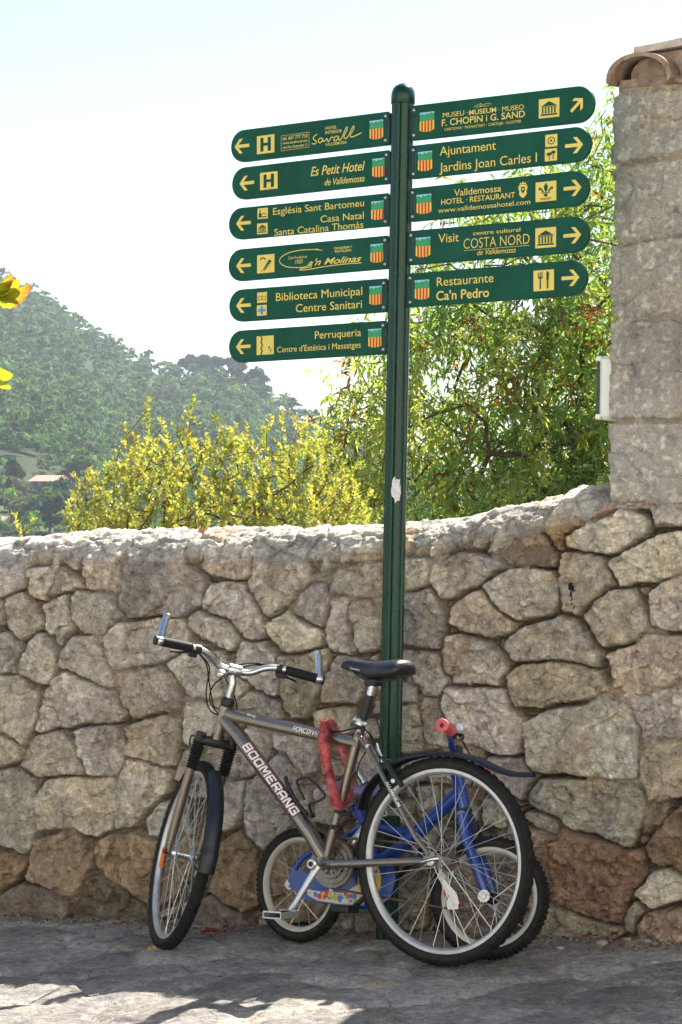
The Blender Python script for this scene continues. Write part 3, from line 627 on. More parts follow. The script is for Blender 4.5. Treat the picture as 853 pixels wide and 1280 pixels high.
def skeleton(root_pts, targets, r0, r1, step=.12):
    """joins every target to the nearest node of the growing tree; returns branch polylines"""
    nodes = [Vector(p) for p in root_pts]; par = list(range(-1, len(nodes) - 1)); arr = np.array([tuple(p) for p in nodes])
    base = arr[-1]; order = np.argsort(np.linalg.norm(targets - base, axis=1))
    tips = []
    for k in order:
        t = targets[k]; d = np.linalg.norm(arr - t, axis=1) + .35 * np.maximum(arr[:, 2] - t[2], 0); i = int(d.argmin()); a = arr[i]
        L_ = np.linalg.norm(t - a); m = max(1, int(L_ / step)); prev = i; new = []
        bow = RNG.normal(size=3) * .06 * L_ + np.array([0, 0, .10 * L_])
        for q in range(1, m + 1):
            u = q / m; p = a + (t - a) * u + bow * 4 * u * (1 - u) + RNG.normal(size=3) * .006
            new.append(p); nodes.append(Vector(p)); par.append(prev); prev = len(nodes) - 1
        arr = np.vstack([arr, np.array(new)]); tips.append(prev)
    w = np.zeros(len(nodes))
    for t in tips: w[t] += 1
    for i in range(len(nodes) - 1, 0, -1):
        if par[i] >= 0: w[par[i]] += w[i]
    rad = r1 + (r0 - r1) * (w / w.max()) ** .62
    kids = {}
    for i, p in enumerate(par): kids.setdefault(p, []).append(i)
    mb = MB(); stack = [(0, -1)]
    while stack:
        i, p = stack.pop(); line = ([nodes[p]] if p >= 0 else []) + [nodes[i]]; rr = ([min(rad[p], rad[i] * 1.2)] if p >= 0 else []) + [rad[i]]
        cur = i
        while True:
            ks = kids.get(cur, [])
            if not ks: break
            ks = sorted(ks, key=lambda q: -w[q])
            for q in ks[1:]: stack.append((q, cur))
            cur = ks[0]; line.append(nodes[cur]); rr.append(rad[cur])
        if len(line) > 1: mb.tube(line, rr, 8 if max(rr) > .012 else 4)
    return mb
m_bark = mat('bark', (.11, .085, .065), .95, var=.45, scale=30, bump=.8, bscale=60, spec=.1)
m_leaf = mat('leaf', (.08, .13, .03), .45, var=.2, scale=9, attr='tint', transl=.58, spec=.3)
m_leafy = mat('yellow_leaf', (.2, .2, .03), .4, var=.15, scale=9, attr='tint', transl=.5, spec=.4, tr_tint=(1.25, 1.2, .5))

# the loose tree with long narrow leaves right of the post
TY0 = 12.3
tree = thing('almond_tree', 'loose green tree with long narrow leaves behind the wall, right of the post', 'tree', at(738, 640, TY0) + Vector((0, 0, -2.4)))
rs = np.random.default_rng(5)
low = px_inside([(398, 560), (420, 500), (432, 455), (470, 415), (520, 402), (600, 395), (700, 385), (800, 370), (830, 480), (840, 690), (430, 700), (412, 640)], 640, rs)
mid_ = px_inside([(425, 455), (480, 400), (540, 300), (600, 235), (690, 205), (790, 190), (830, 400), (600, 420)], 210, rs)
high = px_inside([(560, 265), (640, 205), (700, 190), (745, 125), (800, 90), (850, 200), (820, 330), (700, 330)], 85, rs)
rightc = px_inside([(690, 330), (830, 300), (840, 660), (650, 660), (640, 560)], 230, rs)
tg = np.array([tuple(at(x, y, TY0 + rs.uniform(-.9, 1.1))) for x, y in np.vstack([low, mid_, high, rightc])])
b0 = ORIG[tree.name]; fork_ = at(722, 590, TY0)
skeleton(catmull([b0, b0 + Vector((.03, .02, .9)), b0 + Vector((-.02, .0, 1.6)), fork_], 5), tg, .075, .0013).build('trunk', m_bark, tree, angle=80)
C_, D_, Lc, Wc, Tc = [], [], [], [], []
for k, t in enumerate(tg):
    dead = rs.random() < .10; shade = rs.uniform(.7, 1.3); yel = rs.random() < .22
    for tw in range(rs.integers(2, 4)):
        d = rs.normal(size=3) * .75 + np.array([0, 0, -.35]); d /= np.linalg.norm(d); p = t.copy(); ln = rs.uniform(.12, .3)
        n = int(ln * 72)
        for i in range(n):
            d = d + np.array([0, 0, -.045]) + rs.normal(size=3) * .05; d /= np.linalg.norm(d); p = p + d * ln / n
            ld = d * .6 + rs.normal(size=3) * .62 + np.array([0, 0, -.18])
            C_.append(p.copy()); D_.append(ld); L_ = rs.uniform(.042, .082); Lc.append(L_); Wc.append(L_ * rs.uniform(.19, .26))
            if dead and rs.random() < .7: c = np.array([.25, .095, .038]) * rs.uniform(.6, 1.3)
            elif yel or (t[0] < .35 and rs.random() < .5): c = np.array([.40, .41, .13]) * rs.uniform(.8, 1.2)
            else: c = np.array([.20, .29, .09]) * shade * rs.uniform(.75, 1.25)
            Tc.append(c)
Vv, Fv = leaves(np.array(C_), np.array(D_), Lc, Wc, .2, rs, .12)
npmesh('crown', Vv, Fv, m_leaf, tree, smooth=False, tint=np.repeat(np.array(Tc), 4, 0).clip(.01, .6))

# yellow-green shrubs left of the post
def shrub(name, label, poly, tips, bx, Y, seed, n=150, tone=1.):
    rs = np.random.default_rng(seed); b = at(bx, 640, Y); b.z = -.95
    t = thing(name, label, 'shrub', b, 'yellow shrubs behind the wall')
    P = px_inside(poly, n, rs); P = np.vstack([P, np.array(tips, float)])
    tg = np.array([tuple(at(x, y, Y + rs.uniform(-.38, .38))) for x, y in P])
    skeleton([b, b + Vector((0, 0, .5)), b + Vector((.02, 0, .8))], tg, .016, .0010, .1).build('stem', m_bark, t, angle=80)
    C_, D_, Lc, Wc, Tc = [], [], [], [], []
    for p in tg:
        up = np.array([rs.normal() * .45, rs.normal() * .45, 1.]); up /= np.linalg.norm(up); ln = rs.uniform(.07, .17); n_ = int(ln * 340); sh = rs.uniform(.8, 1.2); g = rs.random()
        for i in range(n_):
            u = (i + .5) / n_; q = p + up * ln * (u - .5)
            ang = i * 2.4 + rs.uniform(0, .5); rad = np.array([math.cos(ang), math.sin(ang), 0])
            ld = rad * rs.uniform(.5, .95) + up * rs.uniform(.45, .9)
            C_.append(q); D_.append(ld); L_ = rs.choice([rs.uniform(.010, .018), rs.uniform(.016, .031)]); Lc.append(L_); Wc.append(L_ * rs.uniform(.48, .66))
            y = np.array([.43, .385, .10]); gr = np.array([.24, .29, .095]); k = np.clip(u * .75 + (g - .5) * .8 + rs.normal() * .2, 0, 1)
            Tc.append((gr * (1 - k) + y * k) * sh * tone)
    Vv, Fv = leaves(np.array(C_), np.array(D_), Lc, Wc, .22, rs)
    npmesh('foliage', Vv, Fv, m_leafy, t, smooth=False, tint=np.repeat(np.array(Tc), 4, 0).clip(.01, .8))
shrub('yellow_shrub', 'yellow-green shrub whose low left edge thins out over the wall capping', [(80, 640), (105, 605), (140, 585), (165, 560), (205, 560), (225, 600), (225, 690), (95, 690)],
      [(182, 512), (186, 530), (160, 548), (205, 535), (150, 560), (100, 600), (38, 657), (24, 662), (84, 640)], 165, 9.9, 21, 165, .98)
shrub('yellow_shrub', 'tallest yellow-green shrub with upright twigs, below the left sign plates', [(205, 600), (215, 560), (245, 545), (290, 552), (325, 560), (335, 690), (205, 690)],
      [(240, 508), (243, 525), (236, 540), (275, 540), (290, 545), (310, 548), (330, 545), (222, 540)], 265, 10.0, 22, 175)
shrub('yellow_shrub', 'paler yellow shrub with open twigs that reaches almost to the green post', [(315, 600), (335, 560), (370, 550), (405, 552), (435, 585), (458, 635), (472, 690), (315, 690)],
      [(332, 540), (352, 520), (354, 540), (372, 535), (385, 545), (405, 555), (418, 570)], 385, 9.8, 23, 190, 1.05)

# vine shoots that reach in at the upper left
va = at(-140, 1250, 5.6); vine = thing('grapevine', 'grapevine shoots with yellow-green leaves and scorched brown edges at the left', 'vine', (va.x, va.y, gz(va.x)))
m_vine = mat('vine_leaf', (.2, .25, .03), .5, var=.2, scale=30, attr='tint', transl=.5, spec=.3)
v0 = ORIG[vine.name]; q = MB()
q.tube(catmull([v0, v0 + Vector((.04, 0, .8)), v0 + Vector((-.03, .05, 1.5)), v0 + Vector((.02, 0, 2.3)), v0 + Vector((.0, .1, 2.75))]), [.013] * 33, 8)
e1_ = at(-6, 366, 5.55); e2_ = at(-8, 470, 5.6)
q.tube(catmull([v0 + Vector((0, .03, 2.0)), e1_ + Vector((-.16, 0, .05)), e1_]), .004, 6)
q.tube(catmull([v0 + Vector((0, .03, 1.8)), e2_ + Vector((-.15, 0, .06)), e2_]), .004, 6)
q.build('stem', m_bark, vine, angle=80)
VL, FL, TL = [], [], []
def vine_leaf(base, tip, side, size, curl=.3, brown=.3):
    base = np.array(base); d = np.array(tip) - base; ln = np.linalg.norm(d); d /= ln; s = np.array(side) - d * np.dot(side, d); s /= np.linalg.norm(s); n = np.cross(d, s)
    b = len(VL); K = 40; VL.append(base + d * ln * .3); TL.append((.26, .30, .03))
    for k in range(K):
        a = 2 * math.pi * k / K; lob = 1 + .10 * math.cos(3 * a) + .05 * math.cos(19 * a + 1); r = ln * .62 * lob
        u, w = math.cos(a) * r + ln * .35, math.sin(a) * r * .55
        VL.append(base + d * u + s * w + n * (abs(w) * curl - .25 * curl * u)); e = brown * (.6 + .8 * random.random()) * (1 if math.cos(a) > -.3 else .3)
        TL.append(tuple(np.array([.27, .30, .035]) * (1 - e) + np.array([.26, .10, .03]) * e))
    for k in range(K): FL.append([b, b + 1 + k, b + 1 + (k + 1) % K])
vine_leaf(at(-10, 362, 5.55), at(23, 354, 5.5), (0, -.9, .35), .07, .5, .25); vine_leaf(at(-8, 360, 5.53), at(15, 348, 5.48), (.1, -.9, .15), .07, .7, 1.)
vine_leaf(at(0, 371, 5.56), at(35, 363, 5.5), (.1, -.95, .2), .07, .7, .85); vine_leaf(at(2, 370, 5.56), at(26, 362, 5.53), (.1, -.8, .5), .07, .3, .15)
vine_leaf(at(-4, 373, 5.55), at(22, 378, 5.52), (0, .9, .35), .05, .3, .35); vine_leaf(at(-12, 462, 5.6), at(13, 470, 5.55), (0, -.8, .8), .08, .35, .05)
vine_leaf(at(-12, 470, 5.58), at(12, 485, 5.55), (.2, -.95, .4), .06, .3, .05)
for k in range(60):
    p = v0 + Vector((random.uniform(-.3, .14), random.uniform(-.25, .25), random.uniform(1.1, 2.85))); d = Vector((random.uniform(-.1, .1), random.uniform(-.1, .1), random.uniform(-.08, .05)))
    vine_leaf(p, p + d, (random.random(), random.random(), .6), .08, .3, .2)
npmesh('foliage', np.array(VL), FL, m_vine, vine, smooth=False, tint=np.array(TL))

# dry grass on the wall top
m_dry = mat('dry_grass', (.45, .33, .13), .8, var=.3, scale=40, transl=.3, tr_tint=(1, 1, .8))
def tuft(px, py, n, hgt, seed, label):
    rr = random.Random(seed); p = onplane(px, py, W0 + AWAY * .22, WNV); q = MB(); p = p + Vector((0, 0, -.03)); q.ball(p + Vector((0, 0, .008)), .05, (0, 0, 1), .3)
    for k in range(n):
        a = rr.uniform(0, 6.28); lean = rr.uniform(.1, .9); h_ = hgt * rr.uniform(.5, 1.1); b = p + Vector((rr.uniform(-.05, .05), rr.uniform(-.03, .03), 0))
        q.tube([b, b + Vector((math.cos(a) * lean * h_ * .35, math.sin(a) * lean * h_ * .2, h_ * .6)), b + Vector((math.cos(a) * lean * h_, math.sin(a) * lean * h_ * .5, h_ * .9))], [.0013, .001, .0003], 3)
    o = q.build('grass_tuft', m_dry, None, origin=p); tag(o, label, 'grass', 'dry grass on the wall')
tuft(402, 662, 46, .075, 3, 'dry grass tuft on the wall capping just left of the green post'); tuft(417, 661, 22, .05, 4, 'short sparse dry grass tuft nearest the post on the wall capping')

# ------------------------------------------------------------------ distant wood
def ico(sub):
    import bmesh
    bm = bmesh.new(); bmesh.ops.create_icosphere(bm, subdivisions=sub, radius=1); V_ = np.array([v.co[:] for v in bm.verts]); F_ = np.array([[v.index for v in f.verts] for f in bm.faces]); bm.free(); return V_, F_
IV, IF = ico(2); IV3, IF3 = ico(3)
m_wood = mat('woodland', (.05, .07, .03), .9, var=.3, scale=1.1, attr='tint', spec=.1, transl=.3)
def crown_blobs(p, r, h, rs, k=4, hi=False):
    Vb, Fb = (IV3, IF3) if hi else (IV, IF); vs, fs, n = [], [], 0
    for i in range(k):
        o = rs.normal(size=3) * np.array([r * .45, r * .45, h * .16]); rr = r * (rs.uniform(.45, .8) if hi else rs.uniform(.35, .7))
        v = Vb * (1 + (.75 if hi else .95) * (rs.random((len(Vb), 1)) - .5)) * np.array([rr, rr, rr * rs.uniform(.75, 1.1)]) + np.array(p) + o + np.array([0, 0, h * .62])
        vs.append(v); fs.append(Fb + n); n += len(Vb)
    return np.vstack(vs), np.vstack(fs)
def crown_leaf(p, r, h, rs, n):
    """a far crown: an uneven cloud of leaf clumps, denser at the top and the rim"""
    k = 4; cs = rs.normal(size=(k, 3)) * np.array([r * .42, r * .42, h * .17]) + np.array([0, 0, h * .62]); sz = rs.uniform(.45, .8, k) * r
    w = rs.integers(0, k, n); d = rs.normal(size=(n, 3)); d /= np.linalg.norm(d, axis=1, keepdims=True); d[:, 2] = np.abs(d[:, 2]) * .9 - .25
    c = np.array(p) + cs[w] + d * (sz[w] * rs.uniform(.55, 1.05, n))[:, None] * np.array([1, 1, .85])
    nn = d + rs.normal(size=(n, 3)) * .45; nn /= np.linalg.norm(nn, axis=1, keepdims=True); a = np.cross(nn, rs.normal(size=(n, 3))); a /= np.linalg.norm(a, axis=1, keepdims=True); b = np.cross(nn, a)
    s = rs.uniform(.16, .34, n)[:, None] * r
    q = np.stack([c - a * s, c - b * s * .8, c + a * s, c + b * s * .8], 1); q += rs.normal(size=q.shape) * .06 * r
    i = np.arange(n)[:, None] * 4; return q.reshape(-1, 3), np.concatenate([i + np.array([[0, 1, 2]]), i + np.array([[0, 2, 3]])])
rs = np.random.default_rng(9)
WV, WF, WT = [], [], []; nv_ = 0
cand = np.stack([rs.uniform(-520, 860, 32000), rs.uniform(250, 690, 32000)], 1)
kept = []
for x, y in cand:
    if x < 190 and ((x < 46 and 573 < y < 622) or (15 < x < 96 and 600 < y < 642) or (x < 100 and y > 618 and rs.random() < .8) or (y > 572 + .10 * max(0, x - 60) and rs.random() < .45)): continue
    p = hill_hit(x, y)
    if p is None: continue
    kept.append(p)
    if len(kept) >= 9000: break
for X in np.linspace(-520, 900, 300):                         # a close row along the crest
    y = float(np.interp(X, RIDGE_X, RIDGE_Y)) + rs.uniform(2, 9)
    p = hill_hit(X + rs.uniform(-2, 2), y)
    if p is not None: kept.append(p)
for p in kept:
    h = rs.uniform(2.8, 6.6); r = h * rs.uniform(.24, .42); v, f = crown_leaf(p, r, h, rs, 66)
    WV.append(v); WF.append(f + nv_); nv_ += len(v)
    c = np.array([.078, .135, .050]) * rs.uniform(.42, 1.55) * np.array([rs.uniform(.85, 1.3), 1, rs.uniform(.8, 1.1)])
    WT.append(c[None] * np.repeat(rs.uniform(.7, 1.4, (len(v) // 4, 1)), 4, 0))
wood = npmesh('woodland', np.vstack(WV), np.vstack(WF), m_wood, smooth=False, tint=np.vstack(WT).clip(.01, .4)); wood['kind'] = 'stuff'

def far_tree(name, x, y, h, r, label, group, tint, seed, k=5, trunk=True, hi=True):
    p = hill_hit(x, y)
    if p is None: return
    rs = np.random.default_rng(seed); t = thing(name, label, 'tree', p, group)
    if trunk: MB().tube([p + Vector((0, 0, -.5)), p + Vector((.1, 0, h * .4)), p + Vector((0, 0, h * .75))], [.22, .17, .08], 6).build('trunk', m_bark, t)
    v, f = crown_leaf(p, r * 1.1, h, rs, 420); npmesh('crown', v, f, m_wood, t, smooth=False, tint=np.array(tint)[None] * np.repeat(rs.uniform(.7, 1.35, (len(v) // 4, 1)), 4, 0))
for k, (x, h) in enumerate([(236, 9), (244, 8), (252, 9), (262, 8.5), (278, 9), (289, 9.5), (297, 8), (318, 9), (328, 8)]):
    far_tree('pine_tree', x, float(np.interp(x, RIDGE_X, RIDGE_Y)) + 2, h, h * .36, 'tall pine rising above the far ridge line left of the post', 'pines on the ridge', (.05, .068, .035), 50 + k)
gl = 'olive trees on the terraces'
for k, (x, y, h, r) in enumerate([(30, 628, 3.2, 1.8), (52, 640, 3., 1.7), (12, 640, 3.5, 2.), (40, 652, 3., 1.6), (24, 645, 2.8, 1.6), (60, 655, 3.2, 1.8), (8, 620, 3., 1.7), (34, 660, 3, 1.8), (-20, 640, 3.2, 1.9), (-40, 650, 3.3, 1.9)]):
    far_tree('olive_tree', x, y, h, r, 'small grey-green olive tree on the terraces below the far house', gl, (.13, .145, .085), 70 + k)
far_tree('evergreen_tree', 74, 656, 6.5, 3.4, 'large dark round tree below the far pink house', None, (.04, .075, .035), 90, 7)
far_tree('evergreen_tree', 18, 607, 5, 2.1, 'small dark round tree at the edge of the far meadow', None, (.035, .055, .035), 91, 5)
far_tree('evergreen_tree', 104, 612, 5.5, 2.6, 'bright green tree on the slope right of the far pink house', None, (.07, .12, .045), 92, 6)
far_tree('evergreen_tree', 62, 670, 6, 3.6, 'blue-green tree showing just above the wall at the left', None, (.045, .085, .05), 93, 6)

# two houses on the slope
m_pink = mat('pink_render', (.36, .25, .19), .9, var=.15, scale=.6); m_rtile = mat('far_roof_tile', (.34, .19, .125), .9, var=.2, scale=1.5); m_win = mat('far_window', (.16, .07, .06), .5); m_white = mat('far_white_render', (.42, .38, .34), .9, var=.1, scale=.6)
def far_house(px, py, wpx, hpx, label, wallm, wins):
    p = hill_hit(px, py); s = p.y / F; w, hh = wpx * s, hpx * s; X_, Y_, Z_ = Vector((.96, -.28, 0)), Vector((.28, .96, 0)), Vector((0, 0, 1))
    t = thing('hillside_house', label, 'house', p)
    MB().box(p + Z_ * (hh * .5 - .8), X_, Y_, Z_, w / 2, 3.2, hh / 2 + .8).build('wall', wallm, t, smooth=False)
    q = MB(); q.add([p + X_ * a + Y_ * b + Z_ * c for (a, b, c) in ((-w / 2 - .4, -3.6, hh), (w / 2 + .4, -3.6, hh), (w / 2 + .4, 0, hh + 1.1), (-w / 2 - .4, 0, hh + 1.1), (-w / 2 - .4, 3.6, hh), (w / 2 + .4, 3.6, hh))], [[0, 1, 2, 3], [3, 2, 5, 4], [0, 3, 4], [1, 5, 2], [0, 4, 5, 1]]).build('roof', m_rtile, t, smooth=False)
    for (a, b, ww, wh) in wins: MB().box(p + X_ * (a * w) - Y_ * 3.2 + Z_ * (b * hh), X_, Y_, Z_, ww, .08, wh).build('window', m_win, t, smooth=False)
    q = MB().box(p - X_ * (w * .72) + Z_ * (hh * .22), X_, Y_, Z_, w * .24, 2.2, hh * .22 + .8); q.box(p - X_ * (w * .72) + Z_ * (hh * .47), X_, Y_, Z_, w * .27, 2.6, .14); q.build('annexe', wallm, t, smooth=False)
far_house(63, 615, 32, 13, 'long pink house with a pale tiled roof far off on the hillside', m_pink, [(-.3, .6, .45, .6), (.05, .6, .45, .6), (-.12, .12, .5, .7), (.33, .6, .4, .5)])
far_house(0, 664, 20, 9, 'pale house with a pink roof cut by the left edge, low on the far slope', m_white, [(.2, .5, .4, .5), (-.2, .5, .4, .5)])
# ================================================================== signpost
m_green = mat('green_enamel', (.003, .066, .037), .38, var=.22, scale=9, spec=.22)
m_post = mat('green_post_paint', (.003, .036, .019), .28, var=.22, scale=14, spec=.4, bump=.05, bscale=120)
m_gold = mat('gold_vinyl', (.74, .57, .12), .5, var=.06, scale=8)
m_red = mat('red_vinyl', (.55, .03, .02), .5, var=.05); m_yel = mat('yellow_vinyl', (.80, .58, .07), .5, var=.05)
m_cgreen = mat('crest_green', (.03, .30, .11), .5, var=.05); m_sky = mat('crest_blue', (.30, .55, .75), .5, var=.05); m_blue = mat('blue_vinyl', (.03, .22, .60), .5, var=.05)
m_steel = mat('steel', (.55, .55, .54), .3, 1., var=.15, scale=40); m_stick = mat('torn_paper', (.62, .62, .60), .8, var=.35, scale=60)
PA, PT = at(483.5, 1174, 7.72), at(504, 130, 7.72); PA.z -= .05
pax = (PT - PA).normalized()
post = thing('signpost', 'tall dark green signpost with eleven gold lettered direction plates', 'signpost', (PA.x, PA.y, PA.z))
def post_at(z): return PA + pax * ((z - PA.z) / pax.z)
q = MB(); N_ = 72; prof = []
for k in range(N_):
    a = 2 * math.pi * k / N_; r = .0385
    for g in range(6):
        d = (a - (-1.83 + g * math.pi / 3) + math.pi) % (2 * math.pi) - math.pi; r -= .0065 * math.exp(-(d / .085) ** 2)
    prof.append((math.cos(a) * r, math.sin(a) * r))
ex = Vector((1, 0, 0)); ex = (ex - pax * ex.dot(pax)).normalized(); ey = pax.cross(ex)
q.prism(prof, PA, ex, ey, pax, 0, (PT - PA).length); q.build('post', m_post, post, angle=30)
MB().lathe([(.0, -.002), (.0385, -.002), (.0415, .001), (.0415, .026), (.0405, .036), (.036, .051), (.027, .062), (.014, .069), (0, .071)], PT, pax, 40).build('post_cap', m_post, post, angle=50)
q = MB(); rr = random.Random(4); c = onplane(498, 612, post_at(1.5) + Vector((-.2, -1, 0)) * .0, Vector((0, -1, 0)))
sa = -1.60; sc_ = post_at(c.z)
outl = [(.0135 * math.cos(t) * (1 + .5 * rr.random()) + .003, .040 * math.sin(t) * (.8 + .5 * rr.random())) for t in np.linspace(0, 2 * math.pi, 22, endpoint=False)]
pts = []
for (u, v) in outl: a = sa + u / .0385; pts.append(sc_ + ex * (math.cos(a) * .0390) + ey * (math.sin(a) * .0390) + pax * v)
mid2 = [pts_ for pts_ in pts]; cen = sc_ + ex * (math.cos(sa) * .0393) + ey * (math.sin(sa) * .0393)
half = []
for (u, v) in outl: a = sa + .5 * u / .0385; half.append(sc_ + ex * (math.cos(a) * .0392) + ey * (math.sin(a) * .0392) + pax * (v * .5))
np_ = len(pts); q.add(pts + half + [cen], [[k, (k + 1) % np_, np_ + (k + 1) % np_, np_ + k] for k in range(np_)] + [[np_ + k, np_ + (k + 1) % np_, 2 * np_] for k in range(np_)]).build('sticker', m_stick, post, smooth=False, label='torn white remains of a sticker')

_fc = {}
def text2d(body, off=0., shear=0.):
    k = (body, off, shear)
    if k in _fc: return _fc[k]
    cu = bpy.data.curves.new('t', 'FONT'); cu.body = body; cu.size = 1; cu.offset = off; cu.shear = shear; cu.resolution_u = 4; cu.dimensions = '2D'; cu.fill_mode = 'FRONT'
    o = bpy.data.objects.new('t', cu); COL.objects.link(o); bpy.context.view_layer.update()
    me = bpy.data.meshes.new_from_object(o.evaluated_get(bpy.context.evaluated_depsgraph_get()))
    V_ = np.array([v.co[:2] for v in me.vertices]); F_ = [list(p.vertices) for p in me.polygons]
    bpy.data.objects.remove(o); bpy.data.curves.remove(cu); bpy.data.meshes.remove(me); _fc[k] = (V_, F_); return V_, F_
CAPF = float(text2d('H')[0][:, 1].max())
NSG = Vector((-math.sin(R(36)), -math.cos(R(36)), 0))
class Plate:
    def __init__(s, label, A, B, hA, hB):
        """A post side, B outer end: pixel of the centre line; hA, hB half heights in pixels"""
        side = -1 if B[0] < A[0] else 1; s.side = side; p0 = post_at(H)
        a = onplane(*A, p0, NSG); b = onplane(*B, p0, NSG); s.u = ((b - a) * side).normalized(); s.n = NSG; s.v = s.n.cross(s.u).normalized()
        if s.v.z < 0: s.v = -s.v
        s.O = a; s.len = (b - a).length; s.h = .5 * (hA * (a.y) + hB * b.y) / F / max(.8, s.v.z)
        h = s.h; L = s.len; q = []
        for k in range(15):
            t = -math.pi / 2 + math.pi * k / 14; q.append((side * (L - h + h * math.cos(t)), h * math.sin(t)))
        pl = [(0, -h)] + q + [(0, h)]
        if side < 0: pl = pl[::-1]
        inner = [(x * 1.0 if abs(x) < .01 else x - side * .0025, y * (1 - .0025 / h)) for x, y in pl]
        mb = MB(); n = len(pl)
        def P(x, y, d): return s.O + s.u * x + s.v * y + s.n * d
        vs = [P(x, y, d) for (pp, d) in ((inner, -.010), (pl, -.008), (pl, .008), (inner, .010)) for (x, y) in pp]
        fs = [list(range(n))[::-1], [3 * n + k for k in range(n)]]
        for l in range(3):
            for k in range(n): fs.append([l * n + k, l * n + (k + 1) % n, (l + 1) * n + (k + 1) % n, (l + 1) * n + k])
        mb.add(vs, fs); s.o = mb.build('direction_plate', m_green, post, smooth=False, label=label); s.P = P
        MB().box(P(side * .006, 0, -.001), s.u, s.v, s.n, .012, h * .96, .013, .003).build('bracket', m_post, s.o)
        for y in (-.72, .72): MB().lathe([(.0055, 0), (.0055, .002), (.0035, .004), (0, .0042)], P(side * .008, y * h, .0122), s.n, 12).build('bolt', m_steel, s.o)
    def loc(s, x, y):
        p = onplane(x, y, s.O + s.n * .0104, s.n) - s.O; return p.dot(s.u), p.dot(s.v)
    def polys(s, name, items, d=.0106):
        mb = MB(); mats = []
        for k, (poly, m) in enumerate(items):
            if m not in mats: mats.append(m)
            mb.add([s.P(x, y, d + .00025 * (k if len(items) < 14 else (0 if k == 0 else 1))) for x, y in poly], [list(range(len(poly)))], mats.index(m))
        return mb.build(name, mats, s.o, smooth=False)
    def text(s, lines):
        """lines: (text, x0, baseline y at x0, x1, cap px, bold, shear)"""
        mb = MB()
        for (t, x0, y0, x1, cap, bold, sh) in lines:
            V_, F_ = text2d(t, bold, sh); u0, v0 = s.loc(x0, y0); u1, _ = s.loc(x1, y0); lo, hi = V_[:, 0].min(), V_[:, 0].max()
            kx = (u1 - u0) / (hi - lo); dpt = (s.O + s.u * u0).y; ky = cap * dpt / F / CAPF
            mb.add([s.P(u0 + (x - lo) * kx, v0 + y * ky, .0107) for x, y in V_], F_)
        return mb.build('lettering', m_gold, s.o, smooth=False)
    def icon(s, x0, y0, x1, y1, shapes, name='pictogram'):
        """a gold square with dark figures; shapes in 0..1, y up"""
        (ua, va), (ub, vb) = s.loc(x0, y1), s.loc(x1, y0); cu_, cv_ = (ua + ub) / 2, (va + vb) / 2; w, h_ = ub - ua, vb - va
        c = s.loc((x0 + x1) / 2, (y0 + y1) / 2); cu_, cv_ = c
        f = lambda P: [(cu_ + (x - .5) * w, cv_ + (y - .5) * h_) for x, y in P]
        return s.polys(name, [(f([(0, 0), (1, 0), (1, 1), (0, 1)]), m_gold)] + [(f(P), m) for P, m in shapes])
    def crest(s, x0, y0, x1, y1):
        c = s.loc((x0 + x1) / 2, (y0 + y1) / 2); a = s.loc(x0, (y0 + y1) / 2); b = s.loc(x1, (y0 + y1) / 2); w = b[0] - a[0]; h_ = (y1 - y0) * (s.O.y) / F * .93
        f = lambda P: [(c[0] + (x - .5) * w, c[1] + (y - .5) * h_) for x, y in P]
        bot = lambda x: .0 + .10 * (abs(x - .5) / .5) ** 2.5
        it = [(f([(0, 1), (0, .10), (.12, .045), (.3, .01), (.5, 0), (.7, .01), (.88, .045), (1, .10), (1, 1)]), m_yel)]
        it.append((f([(0, .56), (1, .56), (1, 1), (0, 1)]), m_cgreen)); it.append((f([(0, .89), (.18, .94), (.30, .85), (.46, .95), (.6, .89), (.78, .97), (1, .91), (1, 1), (0, 1)]), m_sky))
        for k in range(4): xa = (2 * k + 1) / 9; xb = xa + .115; it.append((f([(xa, bot(xa)), (xb, bot(xb)), (xb, .56), (xa, .56)]), m_red))
        return s.polys('crest', it)
    def arrow(s, cx, cy, w, ang=0.):
        c = s.loc(cx, cy); k = w * s.O.y / F / math.cos(R(36)) if False else abs(s.loc(cx + w / 2, cy)[0] - s.loc(cx - w / 2, cy)[0]); t = .085 * k
        ca_, sa_ = math.cos(ang), math.sin(ang)
        def r(P): return [(c[0] + (x * ca_ - y * sa_) * k, c[1] + (x * sa_ + y * ca_) * k) for x, y in P]
        tt = .09
        sh = [(-.5, -tt), (.24, -tt), (-.06, -.40), (.17, -.40), (.52, 0), (.17, .40), (-.06, .40), (.24, tt), (-.5, tt)]
        return s.polys('arrow', [(r(sh), m_gold)])
    def strokes(s, name, paths, w, d=.0107):
        mb = MB()
        for P in paths:
            Q = [s.loc(*p) for p in P]; Q = [(p.x, p.y) for p in catmull([Vector((a, b, 0)) for a, b in Q], 5)] if len(Q) > 2 else Q
            vs = []; n = len(Q)
            for i, (a, b) in enumerate(Q):
                t = Vector((Q[min(i + 1, n - 1)][0] - Q[max(i - 1, 0)][0], Q[min(i + 1, n - 1)][1] - Q[max(i - 1, 0)][1])).normalized()
                vs += [s.P(a - t.y * w / 2, b + t.x * w / 2, d), s.P(a + t.y * w / 2, b - t.x * w / 2, d)]
            mb.add(vs, [[2 * i, 2 * i + 1, 2 * i + 3, 2 * i + 2] for i in range(n - 1)])
        return mb.build(name, m_gold, s.o, smooth=False)
def c1(x, y): return (280 + x / 3.554, 90 + y / 3.554)
def c2(x, y): return (280 + x / 3.554, 270 + y / 3.554)
def c3(x, y): return (480 + x / 3.0464, 90 + y / 3.0464)
def c4(x, y): return (480 + x / 3.0464, 220 + y / 3.0464)
def T(cf, s, t, x0, y0, x1, cap, bold=0., sh=0.):
    a = cf(x0, y0); b = cf(x1, y0); return (t, a[0], a[1], b[0], cap / s, bold, sh)
def box4(cf, x0, y0, x1, y1): return (*cf(x0, y0), *cf(x1, y1))
